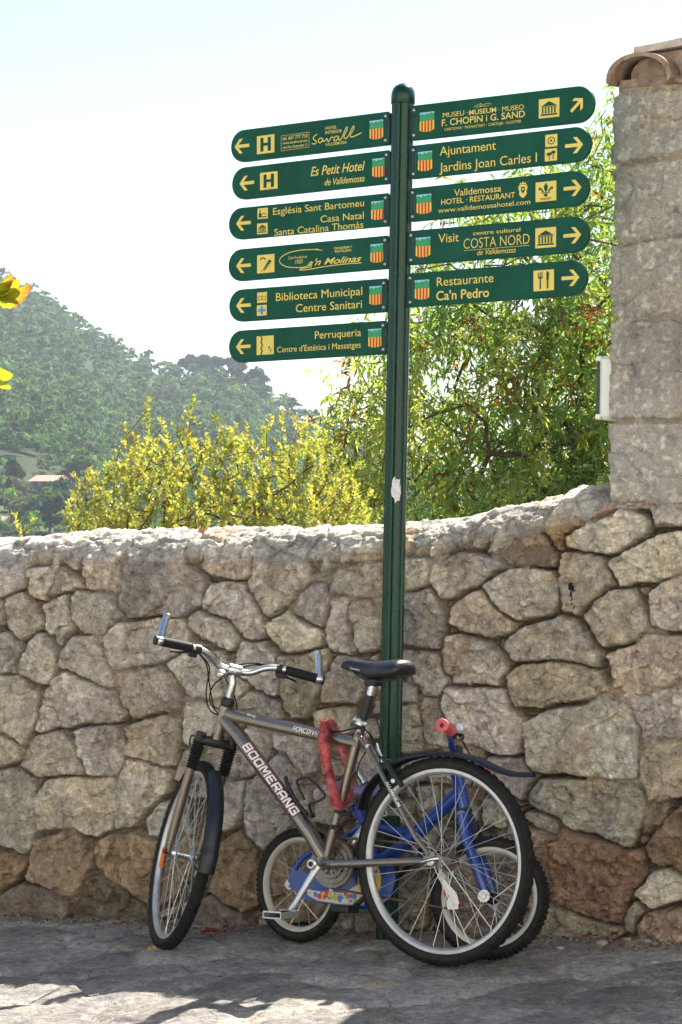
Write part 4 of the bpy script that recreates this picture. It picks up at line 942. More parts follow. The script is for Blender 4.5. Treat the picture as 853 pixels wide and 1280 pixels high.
def circ(x, y, r, n=14, ry=None): return [(x + r * math.cos(2 * math.pi * k / n), y + (ry or r) * math.sin(2 * math.pi * k / n)) for k in range(n)]
def rect(a, b, c, d): return [(a, b), (c, b), (c, d), (a, d)]
G_ = m_green
I_H = [(rect(.2, .12, .38, .88), G_), (rect(.62, .12, .80, .88), G_), (rect(.38, .42, .62, .58), G_)]
I_MUS = [([(.12, .62), (.5, .86), (.88, .62)], G_), (rect(.12, .56, .88, .60), G_), (rect(.10, .12, .90, .20), G_)] + [(rect(a, .22, a + .07, .55), G_) for a in (.16, .31, .46, .61, .76)]
I_CH = [([(.12, .12), (.12, .5), (.25, .62), (.38, .5), (.38, .12)], G_), (rect(.2, .6, .3, .85), G_), (rect(.38, .12, .88, .22), G_), ([(.38, .4), (.62, .58), (.88, .4), (.88, .34), (.62, .5), (.38, .33)], G_)]
I_BREAD = [(circ(.33, .75, .17, 12, .11), G_), (circ(.33, .71, .12, 10, .08), m_gold), ([(.34, .18), (.46, .14), (.84, .58), (.78, .70), (.66, .68)], G_), (rect(.24, .10, .34, .14), G_)] + [([(.42 + .09 * k, .24 + .1 * k), (.50 + .09 * k, .20 + .1 * k), (.51 + .09 * k, .23 + .1 * k), (.43 + .09 * k, .27 + .1 * k)], m_gold) for k in range(4)]
I_BOOK = [([(.1, .22), (.47, .30), (.47, .34), (.14, .27), (.14, .72), (.1, .72)], G_), ([(.9, .22), (.53, .30), (.53, .34), (.86, .27), (.86, .72), (.9, .72)], G_), (rect(.47, .3, .53, .75), G_), (rect(.2, .55, .42, .59), G_), (rect(.58, .55, .8, .59), G_)]
I_CROSS = [(rect(.39, .12, .61, .88), m_blue), (rect(.12, .39, .38, .61), m_blue), (rect(.62, .39, .88, .61), m_blue)]
I_WAVE = [([(.20, 1), (.28, .85), (.22, .68), (.30, .5), (.22, .34), (.28, .18), (.20, 0), (.28, 0), (.36, .18), (.30, .34), (.38, .5), (.30, .68), (.36, .85), (.28, 1)], G_), (rect(.70, .22, .73, .42), G_), (circ(.76, .38, .05, 8), G_), (rect(.80, .08, .83, .28), G_), (rect(.83, .25, .92, .28), G_), (rect(.83, .17, .89, .20), G_)]
I_FLOWER = [(circ(.5, .5, .32, 18), G_), (circ(.5, .5, .24, 18), m_gold), (circ(.5, .5, .10, 10), G_)]
I_TREES = [(circ(.36, .56, .22, 10, .14), G_), (rect(.33, .12, .40, .5), G_), (circ(.70, .68, .20, 10, .13), G_), ([(.64, .12), (.72, .12), (.74, .6), (.68, .6)], G_)]
I_FLEUR = [([(.5, .95), (.60, .75), (.57, .55), (.5, .46), (.43, .55), (.40, .75)], G_), ([(.42, .48), (.30, .66), (.20, .74), (.14, .64), (.20, .56), (.24, .62), (.34, .46)], G_), ([(.58, .48), (.70, .66), (.80, .74), (.86, .64), (.80, .56), (.76, .62), (.66, .46)], G_), (rect(.30, .40, .70, .45), G_), ([(.44, .38), (.56, .38), (.60, .28), (.5, .22), (.40, .28)], G_), (rect(.2, .14, .8, .165), G_), (rect(.26, .08, .74, .105), G_)]
I_FORK = [(rect(.30, .10, .37, .60), G_), ([(.22, .60), (.45, .60), (.45, .68), (.22, .68)], G_), (rect(.22, .68, .26, .90), G_), (rect(.31, .68, .36, .90), G_), (rect(.41, .68, .45, .90), G_), (rect(.66, .10, .73, .50), G_), ([(.64, .50), (.75, .50), (.77, .82), (.72, .92), (.65, .92)], G_)]
LT = 'left pointing plate '; RT_ = 'right pointing plate '
p = Plate(LT + 'with a hotel sign and a telephone number, topmost on the left', (487, 160.6), (290.7, 184.6), 20.8, 19.9)
p.icon(*box4(c1, 147, 276, 225, 366), I_H); p.crest(*box4(c1, 648, 211, 708, 302)); p.arrow(*c1(81, 329), 18, math.pi)
p.text([T(c1, 3.554, 'HOTEL', 451, 256, 502, 12, .006), T(c1, 3.554, 'INTERIOR', 451, 276, 525, 13, .006), T(c1, 3.554, 'VALLDEMOSSA', 451, 329, 547, 12, .006),
        T(c1, 3.554, 'tel. 667 777 710', 261, 304, 372, 16, .006), T(c1, 3.554, 'www.savallhotel.com', 262, 322, 372, 11, .006), T(c1, 3.554, 'camí Son Escanyelles 11', 262, 341, 370, 11, .006)])
p.strokes('lettering', [[c1(*a) for a in P] for P in ([(415, 276), (400, 288), (399, 299), (411, 307), (407, 319), (392, 318)], [(437, 292), (424, 297), (421, 311), (432, 313), (440, 296), (441, 309), (452, 303), (458, 294), (465, 310), (478, 290), (486, 291)], [(506, 284), (494, 288), (489, 302), (500, 305), (510, 287), (511, 300), (522, 297), (543, 250), (549, 246), (546, 262), (534, 285), (540, 296), (553, 285), (573, 244), (579, 242), (575, 258), (562, 280), (572, 288), (612, 270)])], .0034)
p.strokes('lettering', [[c1(*a) for a in P] for P in ([(255, 284), (379, 267)], [(379, 267), (379, 333)], [(379, 333), (255, 351)], [(255, 351), (255, 284)])], .0012)
p = Plate(LT + 'with a square H above three dots, second on the left', (488, 208.9), (292, 231.2), 21, 19.9)
p.icon(*box4(c1, 161, 440, 239, 526), I_H + [(rect(.3, .04, .35, .08), G_), (rect(.48, .04, .53, .08), G_), (rect(.66, .04, .71, .08), G_)]); p.crest(*box4(c1, 660, 380, 721, 470)); p.arrow(*c1(103, 493), 18, math.pi)
p.text([T(c1, 3.554, 'Es Petit Hotel', 386, 463, 627, 40, .006, .28), T(c1, 3.554, 'de Valldemossa', 448, 505, 625, 29, .004, .28)])
p = Plate(LT + 'with three lines of writing, third on the left', (486.8, 262.3), (288, 281.2), 20.4, 19.9)
p.icon(*box4(c1, 150, 602, 196, 654), I_CH); p.icon(*box4(c2, 148, 30, 195, 82), I_MUS); p.crest(*box4(c1, 655, 570, 717, 660)); p.arrow(*c1(88, 671), 18, math.pi)
p.text([T(c1, 3.554, 'Església Sant Bartomeu', 219, 635, 623, 30), T(c1, 3.554, 'Casa Natal', 430, 669, 622, 30), T(c2, 3.554, 'Santa Catalina Thomàs', 225, 88, 620, 30)])
p = Plate(LT + 'with a bread pictogram and swirling script, fourth on the left', (486.2, 315.4), (287.6, 333), 20.6, 20)
p.icon(*box4(c2, 148, 168, 225, 256), I_BREAD); p.crest(*box4(c2, 652, 121, 712, 210)); p.arrow(*c2(88, 220), 18, math.pi)
p.text([T(c2, 3.554, 'PANADERIA Y', 491, 149, 571, 10, .01), T(c2, 3.554, 'PASTELERIA', 494, 163, 568, 10, .01), T(c2, 3.554, 'Casa Fundada en', 287, 193, 370, 13, 0, .3), T(c2, 3.554, '1920', 316, 213, 350, 17, 0, .3), T(c2, 3.554, "a'n Molinas", 372, 222, 612, 27, .012, .45)])
p.strokes('lettering', [[c2(*a) for a in P] for P in ([(438, 153), (400, 149), (340, 152), (285, 165), (252, 187), (250, 207), (275, 224), (320, 229), (360, 226), (392, 214)], [(392, 226), (345, 234), (340, 240), (375, 238), (440, 226), (530, 214), (612, 208)], [(438, 153), (408, 146)])], .0028)
p = Plate(LT + 'with a book and a blue cross, fifth on the left', (484.6, 369.2), (288.4, 383.2), 21, 20.1)
p.icon(*box4(c2, 148, 337, 192, 387), I_BOOK); p.icon(*box4(c2, 147, 394, 191, 444), I_CROSS); p.crest(*box4(c2, 647, 308, 708, 398)); p.arrow(*c2(88, 397), 18, math.pi)
p.text([T(c2, 3.554, 'Biblioteca Municipal', 232, 378, 615, 35), T(c2, 3.554, 'Centre Sanitari', 320, 428, 614, 35)])
p = Plate(LT + 'with a wavy line pictogram, lowest on the left', (484, 421.9), (288, 434.2), 21.1, 19.8)
p.icon(*box4(c2, 146, 530, 222, 618), I_WAVE); p.crest(*box4(c2, 642, 498, 703, 587)); p.arrow(*c2(87, 580), 18, math.pi)
p.text([T(c2, 3.554, 'Perruqueria', 405, 546, 610, 33), T(c2, 3.554, "Centre d'Estètica i Massatges", 237, 607, 609, 26)])
p = Plate(RT_ + 'with a museum pictogram and a slanting arrow, topmost on the right', (517.7, 154.3), (743.6, 128.8), 21.6, 23)
p.icon(*box4(c3, 590, 96, 669, 178), I_MUS); p.crest(*box4(c3, 137, 150, 192, 230)); p.arrow(*c3(735, 126), 19.5, R(42))
p.text([T(c3, 3.0464, 'MUSEU ·', 225, 174, 320, 18), T(c3, 3.0464, 'MUSEUM', 325, 164, 428, 18, .014), T(c3, 3.0464, '· MUSEO', 437, 152, 533, 18), T(c3, 3.0464, 'F. CHOPIN i G. SAND', 221, 206, 537, 24, .010), T(c3, 3.0464, 'CARTOIXA · MONASTERY · CARTUJA · KLOSTER', 231, 224, 523, 10, .0)])
p.strokes('lettering', [[c3(*a) for a in P] for P in ([(343, 133), (360, 124), (372, 120), (366, 130), (380, 124), (395, 120), (412, 122)], [(352, 134), (380, 130), (402, 128)])], .0014)
p = Plate(RT_ + 'with flower and tree pictograms, second on the right', (517, 203.4), (739.3, 179), 20.5, 22.2)
p.icon(*box4(c3, 615, 235, 661, 287), I_FLOWER); p.icon(*box4(c3, 613, 289, 660, 341), I_TREES); p.crest(*box4(c3, 130, 300, 184, 380)); p.arrow(*c3(724, 279), 22)
p.text([T(c3, 3.0464, 'Ajuntament', 213, 319, 427, 34), T(c3, 3.0464, 'Jardins Joan Carles I', 212, 381, 583, 34)])
p = Plate(RT_ + 'with a fleur-de-lis and a small crowned badge, third on the right', (516, 256.6), (737, 234.2), 20.2, 22.8)
p.icon(*box4(c4, 578, 17, 657, 100), I_FLEUR); p.crest(*box4(c4, 125, 67, 181, 147)); p.arrow(*c4(718, 46), 22)
p.text([T(c4, 3.0464, 'Valldemossa', 268, 77, 447, 25, .004), T(c4, 3.0464, 'HOTEL · RESTAURANT', 219, 110, 500, 20, .006), T(c4, 3.0464, 'www.valldemossahotel.com', 207, 141, 558, 18)])
cc = p.loc(*c4(530, 52)); kk = .0155
p.polys('badge', [([(cc[0] + x * kk, cc[1] + y * kk) for x, y in P], m) for P, m in (([(-.8, 1.1), (-.7, 1.6), (-.35, 1.3), (0, 1.8), (.35, 1.3), (.7, 1.6), (.8, 1.1)], m_gold), ([(-1, 1), (1, 1), (1.15, .3), (.85, -.4), (1, -.9), (.5, -1.5), (0, -1.8), (-.5, -1.5), (-1, -.9), (-.85, -.4), (-1.15, .3)], m_gold), ([(-.45, .6), (.45, .6), (.5, -.2), (0, -.9), (-.5, -.2)], G_), (circ(0, .1, .25, 8), m_gold))])
p = Plate(RT_ + 'with a museum pictogram beside thin capitals, fourth on the right', (514, 310.3), (737, 292), 21.4, 22.5)
p.icon(*box4(c4, 577, 193, 656, 276), I_MUS); p.crest(*box4(c4, 122, 231, 177, 312)); p.arrow(*c4(717, 226), 22)
p.text([T(c4, 3.0464, 'Visit', 208, 255, 286, 33), T(c4, 3.0464, 'centre cultural', 340, 226, 520, 15, .004), T(c4, 3.0464, 'COSTA NORD', 304, 278, 555, 38, -.010), T(c4, 3.0464, 'de Valldemossa', 355, 302, 502, 20, 0, .3)])
p.strokes('lettering', [[c4(305, 284), c4(555, 264)]], .0014)
p = Plate(RT_ + 'with a knife and fork pictogram, lowest on the right', (513, 363.3), (734.4, 346.6), 20.9, 22.2)
p.icon(*box4(c4, 570, 355, 648, 440), I_FORK); p.crest(*box4(c4, 118, 393, 173, 473)); p.arrow(*c4(710, 388), 22)
p.text([T(c4, 3.0464, 'Restaurante', 202, 420, 418, 33), T(c4, 3.0464, "Ca'n Pedro", 200, 474, 401, 34, .014)])
# ================================================================== bicycles
m_frame = mat('bronze_paint', (.26, .215, .172), .26, .85, var=.10, scale=8, coat=.3)
m_alu = mat('aluminium', (.62, .62, .61), .28, 1., var=.12, scale=30)
m_alum = mat('matt_aluminium', (.58, .57, .55), .42, .75, var=.15, scale=30)
m_tyre = mat('tyre_rubber', (.013, .0125, .012), .8, var=.5, scale=30, bump=.4, bscale=150, spec=.2)
m_wallr = mat('tyre_sidewall', (.022, .020, .018), .8, var=.4, scale=40, spec=.25)
m_black = mat('black_plastic', (.010, .010, .011), .5, var=.25, scale=30)
m_fend = mat('navy_plastic', (.006, .007, .012), .42, var=.3, scale=14, spec=.5)
m_saddle = mat('black_vinyl', (.010, .0105, .013), .36, var=.2, scale=25, bump=.15, bscale=160)
m_orange = mat('orange_reflector', (.85, .16, .01), .3, var=.1); m_whitep = mat('white_paint', (.75, .75, .72), .5, var=.1, scale=30)
m_dred = mat('dark_red_vinyl', (.16, .012, .012), .5); m_redp = mat('red_plastic', (.42, .03, .02), .45, var=.15)
m_blueb = mat('blue_paint', (.008, .045, .27), .25, var=.12, scale=10, coat=.5)
m_chain = mat('oiled_chain', (.13, .085, .06), .6, .6, var=.4, scale=90)
m_ring = mat('worn_steel', (.26, .24, .21), .45, .8, var=.3, scale=60)
m_cream = mat('cream_rim', (.48, .45, .39), .45, var=.15, scale=20)

def arr2(p): return Vector(p)
def wheel(root, C, n, e1, e2, Ro, tw, Rr, rimm, knob=.0015, nsp=32, hub_w=.05, seed=1, tmat=None, hubr=.016, hubm=None, rimw=.013, zig=3):
    """a spoked wheel about the axis n: tyre, rim, hub and every spoke"""
    n = n.normalized()
    hb = MB().lathe([(.0045, -hub_w - .012), (.0045, -hub_w), (hubr, -hub_w), (hubr, -hub_w + .006), (.021, -hub_w + .012), (.021, -hub_w + .016), (hubr * .8, -hub_w + .022), (hubr * .8, hub_w - .022), (.021, hub_w - .016), (.021, hub_w - .012), (hubr, hub_w - .006), (hubr, hub_w), (.0045, hub_w), (.0045, hub_w + .012)], C, n, 20)
    w = hb.build('wheel', hubm or m_alum, root, angle=50)
    # tyre with blocks
    NM, nm = 396, 22; rh = (Ro - Rr) / 2 + .004; Rc = Ro - rh; q = np.arange(NM) * 2 * math.pi / NM; k = np.arange(nm) * 2 * math.pi / nm
    Q, K = np.meshgrid(q, k, indexing='ij'); I, J = np.meshgrid(np.arange(NM), np.arange(nm), indexing='ij')
    tread = np.clip((np.cos(K) - .05) / .3, 0, 1); lane = np.where(np.abs(np.sin(K)) < .30, 0, np.where(np.sin(K) > 0, 1, 2))
    ph = (I + lane * zig + (lane == 0) * 0) % 6; blk = np.where(ph < 3, 1., 0.)
    rad = rh - .0015 + knob * (blk * 2 - .9) * tread
    rr_ = Rc + rad * np.cos(K); hh = tw / 2 * np.sin(K) * (1 + (rad - rh) / rh)
    e1a, e2a, na, Ca = map(np.array, (e1, e2, n, C))
    V_ = Ca + (np.cos(Q)[..., None] * e1a + np.sin(Q)[..., None] * e2a) * rr_[..., None] + hh[..., None] * na
    i, j = np.meshgrid(np.arange(NM), np.arange(nm), indexing='ij'); a = i * nm + j; b = ((i + 1) % NM) * nm + j; c = ((i + 1) % NM) * nm + (j + 1) % nm; d = i * nm + (j + 1) % nm
    Fq = np.stack([a.ravel(), b.ravel(), c.ravel(), d.ravel()], 1); side = (np.cos(K) < .15).ravel().astype(int)
    npmesh('tyre', V_.reshape(-1, 3), Fq, [tmat or m_tyre, m_wallr], w, midx=side)
    for s in (-1, 1): MB().lathe([(Rr + .010 + .0022 * math.cos(t), s * (tw * .415) + .0014 * math.sin(t)) for t in np.linspace(0, 6.2832, 7)[:-1]], C, n, 96, closed=True).build('sidewall_line', mat_line, w)
    MB().lathe([(Rr, -rimw), (Rr + .002, -rimw + .002), (Rr - .004, -rimw + .004), (Rr - .006, rimw - .004), (Rr + .002, rimw - .002), (Rr, rimw), (Rr - .012, rimw), (Rr - .019, rimw * .55), (Rr - .021, 0), (Rr - .019, -rimw * .55), (Rr - .012, -rimw)][::-1], C, n, 120, closed=True).build('rim', rimm, w, angle=35)
    rr2 = random.Random(seed)
    for k in range(nsp):
        s = 1 if k % 2 else -1; a = 2 * math.pi * k / nsp + .03; ho = (1 if (k // 2) % 2 else -1) * R(62); ah = a + ho
        p0 = C + n * (s * (hub_w - .014)) + (e1 * math.cos(ah) + e2 * math.sin(ah)) * .0195; p1 = C + n * (s * .003) + (e1 * math.cos(a) + e2 * math.sin(a)) * (Rr - .019)
        MB().tube([p0, p1], .00115, 5).build('spoke', m_spoke, w)
    return w
mat_line = mat('tan_sidewall_line', (.30, .23, .16), .8); m_spoke = mat('spoke_steel', (.60, .60, .58), .35, .9, var=.1)

# ---------------------------------------------------------------- the mountain bike
A_ = R(35); u = Vector((-math.cos(A_), math.sin(A_), -.07 * math.cos(A_))).normalized()
LEAN = R(5); rgt = Vector((math.sin(A_), math.cos(A_), 0)); w_ = Vector((0, 0, math.cos(LEAN))) + rgt * math.sin(LEAN); w_ = (w_ - u * w_.dot(u)).normalized(); l_ = w_.cross(u)
CR = at(555, 1076, 7.2); ROUT_, RRIM = .3345, .2970
def P(x, y, off=0.): return onplane(x, y, CR + l_ * off, l_)
bike = thing('mountain_bike', 'bronze mountain bike with white lettering on its frame, nearest the camera against the post', 'bicycle', CR - w_ * ROUT_)
wheel(bike, CR, l_, -u, w_, ROUT_, .047, RRIM, m_alum, nsp=36, hub_w=.055, seed=2)
HT, HBm = P(283, 884), P(272, 922); t_ = (HT - HBm).normalized(); f0 = (u - t_ * u.dot(t_)).normalized()
f_ = Matrix.Rotation(R(-38), 3, t_) @ f0; lf = t_.cross(f_)
CF = HBm - t_ * .434 + f_ * .006
def FK(l, t, f, o=None): return (o or HBm) + lf * l + t_ * t + f_ * f
fw = wheel(bike, CF, lf, f_, t_, ROUT_, .047, RRIM, m_alum, nsp=36, hub_w=.046, seed=3, zig=2, hubm=m_alu)
q = MB()                                                     # frame
BB = P(407, 1079); ST = P(450, 913)
q.tube([HBm - t_ * .004, HT + t_ * .004], .0205, 20); q.lathe([(.024, -.004), (.024, .012)], HBm, t_, 20); q.lathe([(.024, -.012), (.024, .004)], HT, t_, 20)
TT0, TT1 = P(284, 891), P(448, 929)
q.tube([TT0, P(300, 896), P(380, 914), TT1], [.021, .0225, .0215, .0185], 20)
DT0, DT1 = P(280, 899), P(407, 1075)
q.tube([DT0, P(300, 921), P(390, 1045), DT1], [.024, .0265, .0255, .024], 24)
q.tube([BB, ST + (ST - BB).normalized() * .006], .0165, 18)
q.lathe([(.022, -.036), (.022, .036)], BB, l_, 22)
for s in (-1, 1):
    D0 = CR + l_ * (s * .066)
    q.tube([BB + l_ * s * .028 + u * -.0, BB - u * .06 + l_ * s * .042, CR + u * .10 + l_ * s * .062 - w_ * .004, D0 + u * .012], [.0135, .0135, .013, .009], 10, flat=(l_, .75))
    q.tube([ST - w_ * .012 + l_ * s * .012, P(462, 938, s * .036), P(482, 976, s * .050), P(520, 1047, s * .062), D0 + w_ * .02 + u * .012], [.009, .0092, .009, .0088, .008], 10)
    q.prism([(-.014, -.016), (.03, -.013), (.036, .006), (.014, .034), (-.006, .03), (-.016, .010)], D0, u, w_, l_, -.003, .003)
q.tube([P(478, 968, .046), P(478, 962, -.046)], .006, 8)
frame = q.build('frame', m_frame, bike, angle=50)
SEG = {'B': [[(0, 0), (0, 1), (.72, 1), (.78, .9), (.78, .62), (.68, .52), (0, .52)], [(.68, .52), (.8, .42), (.8, .1), (.72, 0), (0, 0)]], 'O': [[(.1, 0), (0, .12), (0, .88), (.1, 1), (.7, 1), (.8, .88), (.8, .12), (.7, 0), (.1, 0)]],
       'M': [[(0, 0), (0, 1), (.2, 1), (.5, .35), (.8, 1), (1, 1), (1, 0)]], 'E': [[(.75, 1), (0, 1), (0, 0), (.75, 0)], [(0, .5), (.65, .5)]], 'R': [[(0, 0), (0, 1), (.7, 1), (.8, .9), (.8, .55), (.7, .45), (0, .45)], [(.4, .45), (.8, 0)]],
       'A': [[(0, 0), (0, .8), (.2, 1), (.6, 1), (.8, .8), (.8, 0)], [(0, .38), (.8, .38)]], 'N': [[(0, 0), (0, 1), (.15, 1), (.65, 0), (.8, 0), (.8, 1)]], 'G': [[(.78, .85), (.7, 1), (.1, 1), (0, .88), (0, .12), (.1, 0), (.7, 0), (.8, .12), (.8, .5), (.45, .5)]],
       'C': [[(.78, 1), (.1, 1), (0, .88), (0, .12), (.1, 0), (.78, 0)]], 'D': [[(0, 0), (0, 1), (.6, 1), (.8, .8), (.8, .2), (.6, 0), (0, 0)]], 'I': [[(.1, 0), (.1, 1)]], 'V': [[(0, 1), (.35, 0), (.45, 0), (.8, 1)]], 'L': [[(0, 1), (0, 0), (.7, 0)]]}
def wrap_block(word, p0, p1, r, cap, side, parent, m, wd, lift, nm, slant=.12, roll=0.):
    ax = (p1 - p0).normalized(); L = (p1 - p0).length; n = (side - ax * side.dot(ax)).normalized(); v = n.cross(ax); mb = MB()
    wid = [(.2 if c == 'I' else 1.0 if c == 'M' else .8) for c in word]; gap = .38; tot = sum(wid) + gap * (len(word) - 1); kx = L / tot; ky = cap; x = 0
    def W(a, b):
        t = (b * ky - cap / 2) / r + roll; return p0 + ax * (a * kx + slant * b * cap) + n * (math.cos(t) * (r + lift)) + v * (math.sin(t) * (r + lift))
    j = 0
    for c, w in zip(word, wid):
        for S_ in SEG[c]:
            for (a, b) in zip(S_[:-1], S_[1:]):
                A = Vector((a[0] * kx, a[1] * ky)); B = Vector((b[0] * kx, b[1] * ky)); d = (B - A).normalized(); e = Vector((-d.y, d.x)) * wd / 2; A = A - d * wd / 2 * .92; B = B + d * wd / 2 * .92
                lf_ = lift; pts = []; M_ = 5
                for side_ in (1, -1):
                    for q in (range(M_) if side_ > 0 else range(M_ - 1, -1, -1)):
                        z = A + (B - A) * (q / (M_ - 1)) + e * side_; t = (z.y - cap / 2) / r + roll; h = r + lift + .00004 * (j % 7)
                        pts.append(p0 + ax * (x * kx + z.x + slant * z.y) + n * (math.cos(t) * h) + v * (math.sin(t) * h))
                mb.add(pts, [[q, q + 1, 2 * M_ - 2 - q, 2 * M_ - 1 - q] for q in range(M_ - 1)]); j += 1
        x += w + gap
    return mb.build(nm, m, parent, smooth=False)
def wrap_text(body, p0, p1, r, cap, side, parent, m, off=0., lift=.0006, nm='lettering', shear=0., roll=0.):
    """lettering laid round a tube from p0 to p1, seen from side"""
    V_, F_ = text2d(body, off, shear); ax = (p1 - p0).normalized(); L = (p1 - p0).length
    n = (side - ax * side.dot(ax)).normalized(); v = n.cross(ax); lo, hi = text2d(body)[0][:, 0].min(), text2d(body)[0][:, 0].max(); mb = MB(); k = L / (hi - lo); ky = cap / CAPF
    pts = []
    for x, y in V_:
        a = (y * ky - cap / 2) / r + roll; pts.append(p0 + ax * ((x - lo) * k) + n * (math.cos(a) * (r + lift)) + v * (math.sin(a) * (r + lift)))
    mb.add(pts, F_); return mb.build(nm, m, parent, smooth=False)
side = (CAM - BB).normalized()
a0, a1 = P(309.5, 934), P(372, 1019)
rad_dt = .0268
wrap_block('BOOMERANG', a0, a1, rad_dt, .0235, side, frame, m_dred, .0125, .0004, 'lettering_outline', .15); wrap_block('BOOMERANG', a0, a1, rad_dt, .0235, side, frame, m_whitep, .0066, .0011, 'lettering', .15)
wrap_block('RONCDIVA', P(371, 911.6), P(402, 918.6), .0222, .0135, side, frame, m_black, .0062, .0004, 'lettering_outline', .3); wrap_block('RONCDIVA', P(371, 911.6), P(402, 918.6), .0222, .0135, side, frame, m_whitep, .0030, .0009, 'lettering', .3)
wrap_text('Gravity', P(313.5, 896.4), P(324, 898.8), .023, .009, side, frame, m_whitep, .0, .0008, 'lettering', .3, .25)
wrap_text('ALUMINIUM', P(484, 978, .055), P(500, 1009, .060), .0094, .009, side, frame, m_whitep, .01, .0008)
# fork
q = MB()
q.tube([FK(-.062, -.028, .004), FK(-.04, -.020, .002), FK(0, -.016, 0), FK(.04, -.020, .002), FK(.062, -.028, .004)], [.016, .017, .021, .017, .016], 14)
for s in (-1, 1): q.tube([FK(.058 * s, .004, .004), FK(.058 * s, -.055, .006)], .0185, 16)
fork = q.build('fork', m_black, bike, angle=50)
hubt = (CF - HBm).dot(t_); hubf = (CF - HBm).dot(f_)
for s in (-1, 1):
    pr = []
    for k in range(41): h_ = -.026 - .098 * k / 40; pr.append((.0205 + .0032 * math.cos(k * math.pi / 2 * 1.0) - .002 * k / 40, h_))
    MB().lathe([(.0, -.026)] + pr + [(.0, -.124)], FK(.058 * s, 0, .004), t_, 20).build('rubber_boot', m_cable, fork, angle=80)
    q = MB(); q.tube([FK(.058 * s, -.115, .006), FK(.058 * s, -.20, .010), FK(.057 * s, hubt + .09, hubf * .55), FK(.054 * s, hubt + .03, hubf), FK(.053 * s, hubt + .004, hubf)], [.0165, .0165, .0150, .0115, .009], 14)
    q.prism([(-.012, -.014), (.012, -.014), (.010, .02), (-.010, .02)], FK(.052 * s, hubt, hubf), f_, t_, lf, -.004, .004)
    q.build('lower_leg', m_frame, fork, angle=50)
    MB().lathe([(.009, 0), (.009, .010), (.006, .014), (0, .015)], FK(.058 * s, hubt, hubf), lf * s, 12).build('axle_nut', m_black, fork)
MB().tube(catmull([FK(.078, -.055, .02), FK(.083, -.04, .035), FK(.083, -.02, .03), FK(.076, -.015, .012)]), .003, 6).build('brake_hook', m_black, fork)
# mudguards
def arch(secs_pts, half, drop, th=.0025):
    """secs_pts: (centre, radial up) along the guard; rounded hood with thickness"""
    secs = []
    for (c, up, lat, hw) in secs_pts:
        ring = []
        for k in range(11):
            a = -1 + 2 * k / 10; ring.append(c + lat * (hw * a) - up * (drop * abs(a) ** 2.4))
        for k in range(10, -1, -1):
            a = -1 + 2 * k / 10; ring.append(c + lat * ((hw - th) * a) - up * (drop * abs(a) ** 2.4 + th))
        secs.append(ring)
    return MB().loft(secs)
sp = []
for a in np.linspace(R(108), R(172), 26):
    d = f_ * math.cos(a) + t_ * math.sin(a); sp.append((CF + d * (.362 + (.006 if a > R(160) else 0)), d, lf, .025 + .003 * min(1, (a - R(100)) / .6)))
arch(sp, .031, .016).build('mudguard', m_fend, bike, angle=60)
pp = catmull([P(x, y) for x, y in [(448, 1012), (455, 990), (471, 968), (497, 950), (520, 942), (545, 939), (572, 940), (598, 946), (622, 957), (642, 964), (668, 965)]], 5)
sp = []
for i, c in enumerate(pp):
    tg_ = (pp[min(i + 1, len(pp) - 1)] - pp[max(i - 1, 0)]).normalized(); up = l_.cross(tg_)
    if up.dot(c - CR) < 0: up = -up
    e = i / (len(pp) - 1); sp.append((c, up, l_, .029 * (1 if e < .8 else 1 - (e - .8) * 2.6)))
arch(sp, .03, .014).build('mudguard', m_fend, bike, angle=60)
# stem, bar, grips
HB = P(293, 838)
q = MB(); q.lathe([(.022, 0), (.024, .004), (.024, .018), (.019, .028), (.017, .030)], HT + t_ * .006, t_, 20); q.build('headset', m_black, bike)
q = MB(); q.tube(catmull([HT + t_ * .03, HT + t_ * .075, HB - t_ * .022 + f_ * -.002, HB + t_ * .006], 5), [.0135] * 10 + [.014] * 6, 16); q.lathe([(.020, -.024), (.0215, -.02), (.0215, .02), (.020, .024)], HB, lf, 20); q.lathe([(0, 0), (.0075, 0), (.0075, .008), (0, .009)], HB - f_ * .022, -f_, 12)
q.build('stem', m_alu, bike)
def bar(s, k): return HB + lf * (s * k[0]) + t_ * k[1] + f_ * k[2]
prof_b = [(.0, 0, 0), (.03, .0, .0), (.06, .006, .0), (.10, .032, -.006), (.135, .044, -.012), (.17, .046, -.017), (.295, .046, -.040)]
cl_ = catmull([bar(1, k) for k in prof_b], 5); cr_ = catmull([bar(-1, k) for k in prof_b], 5)
hbar = MB().tube(cl_[::-1] + cr_[1:], .0118, 14).build('handlebar', m_alu, bike, angle=70)
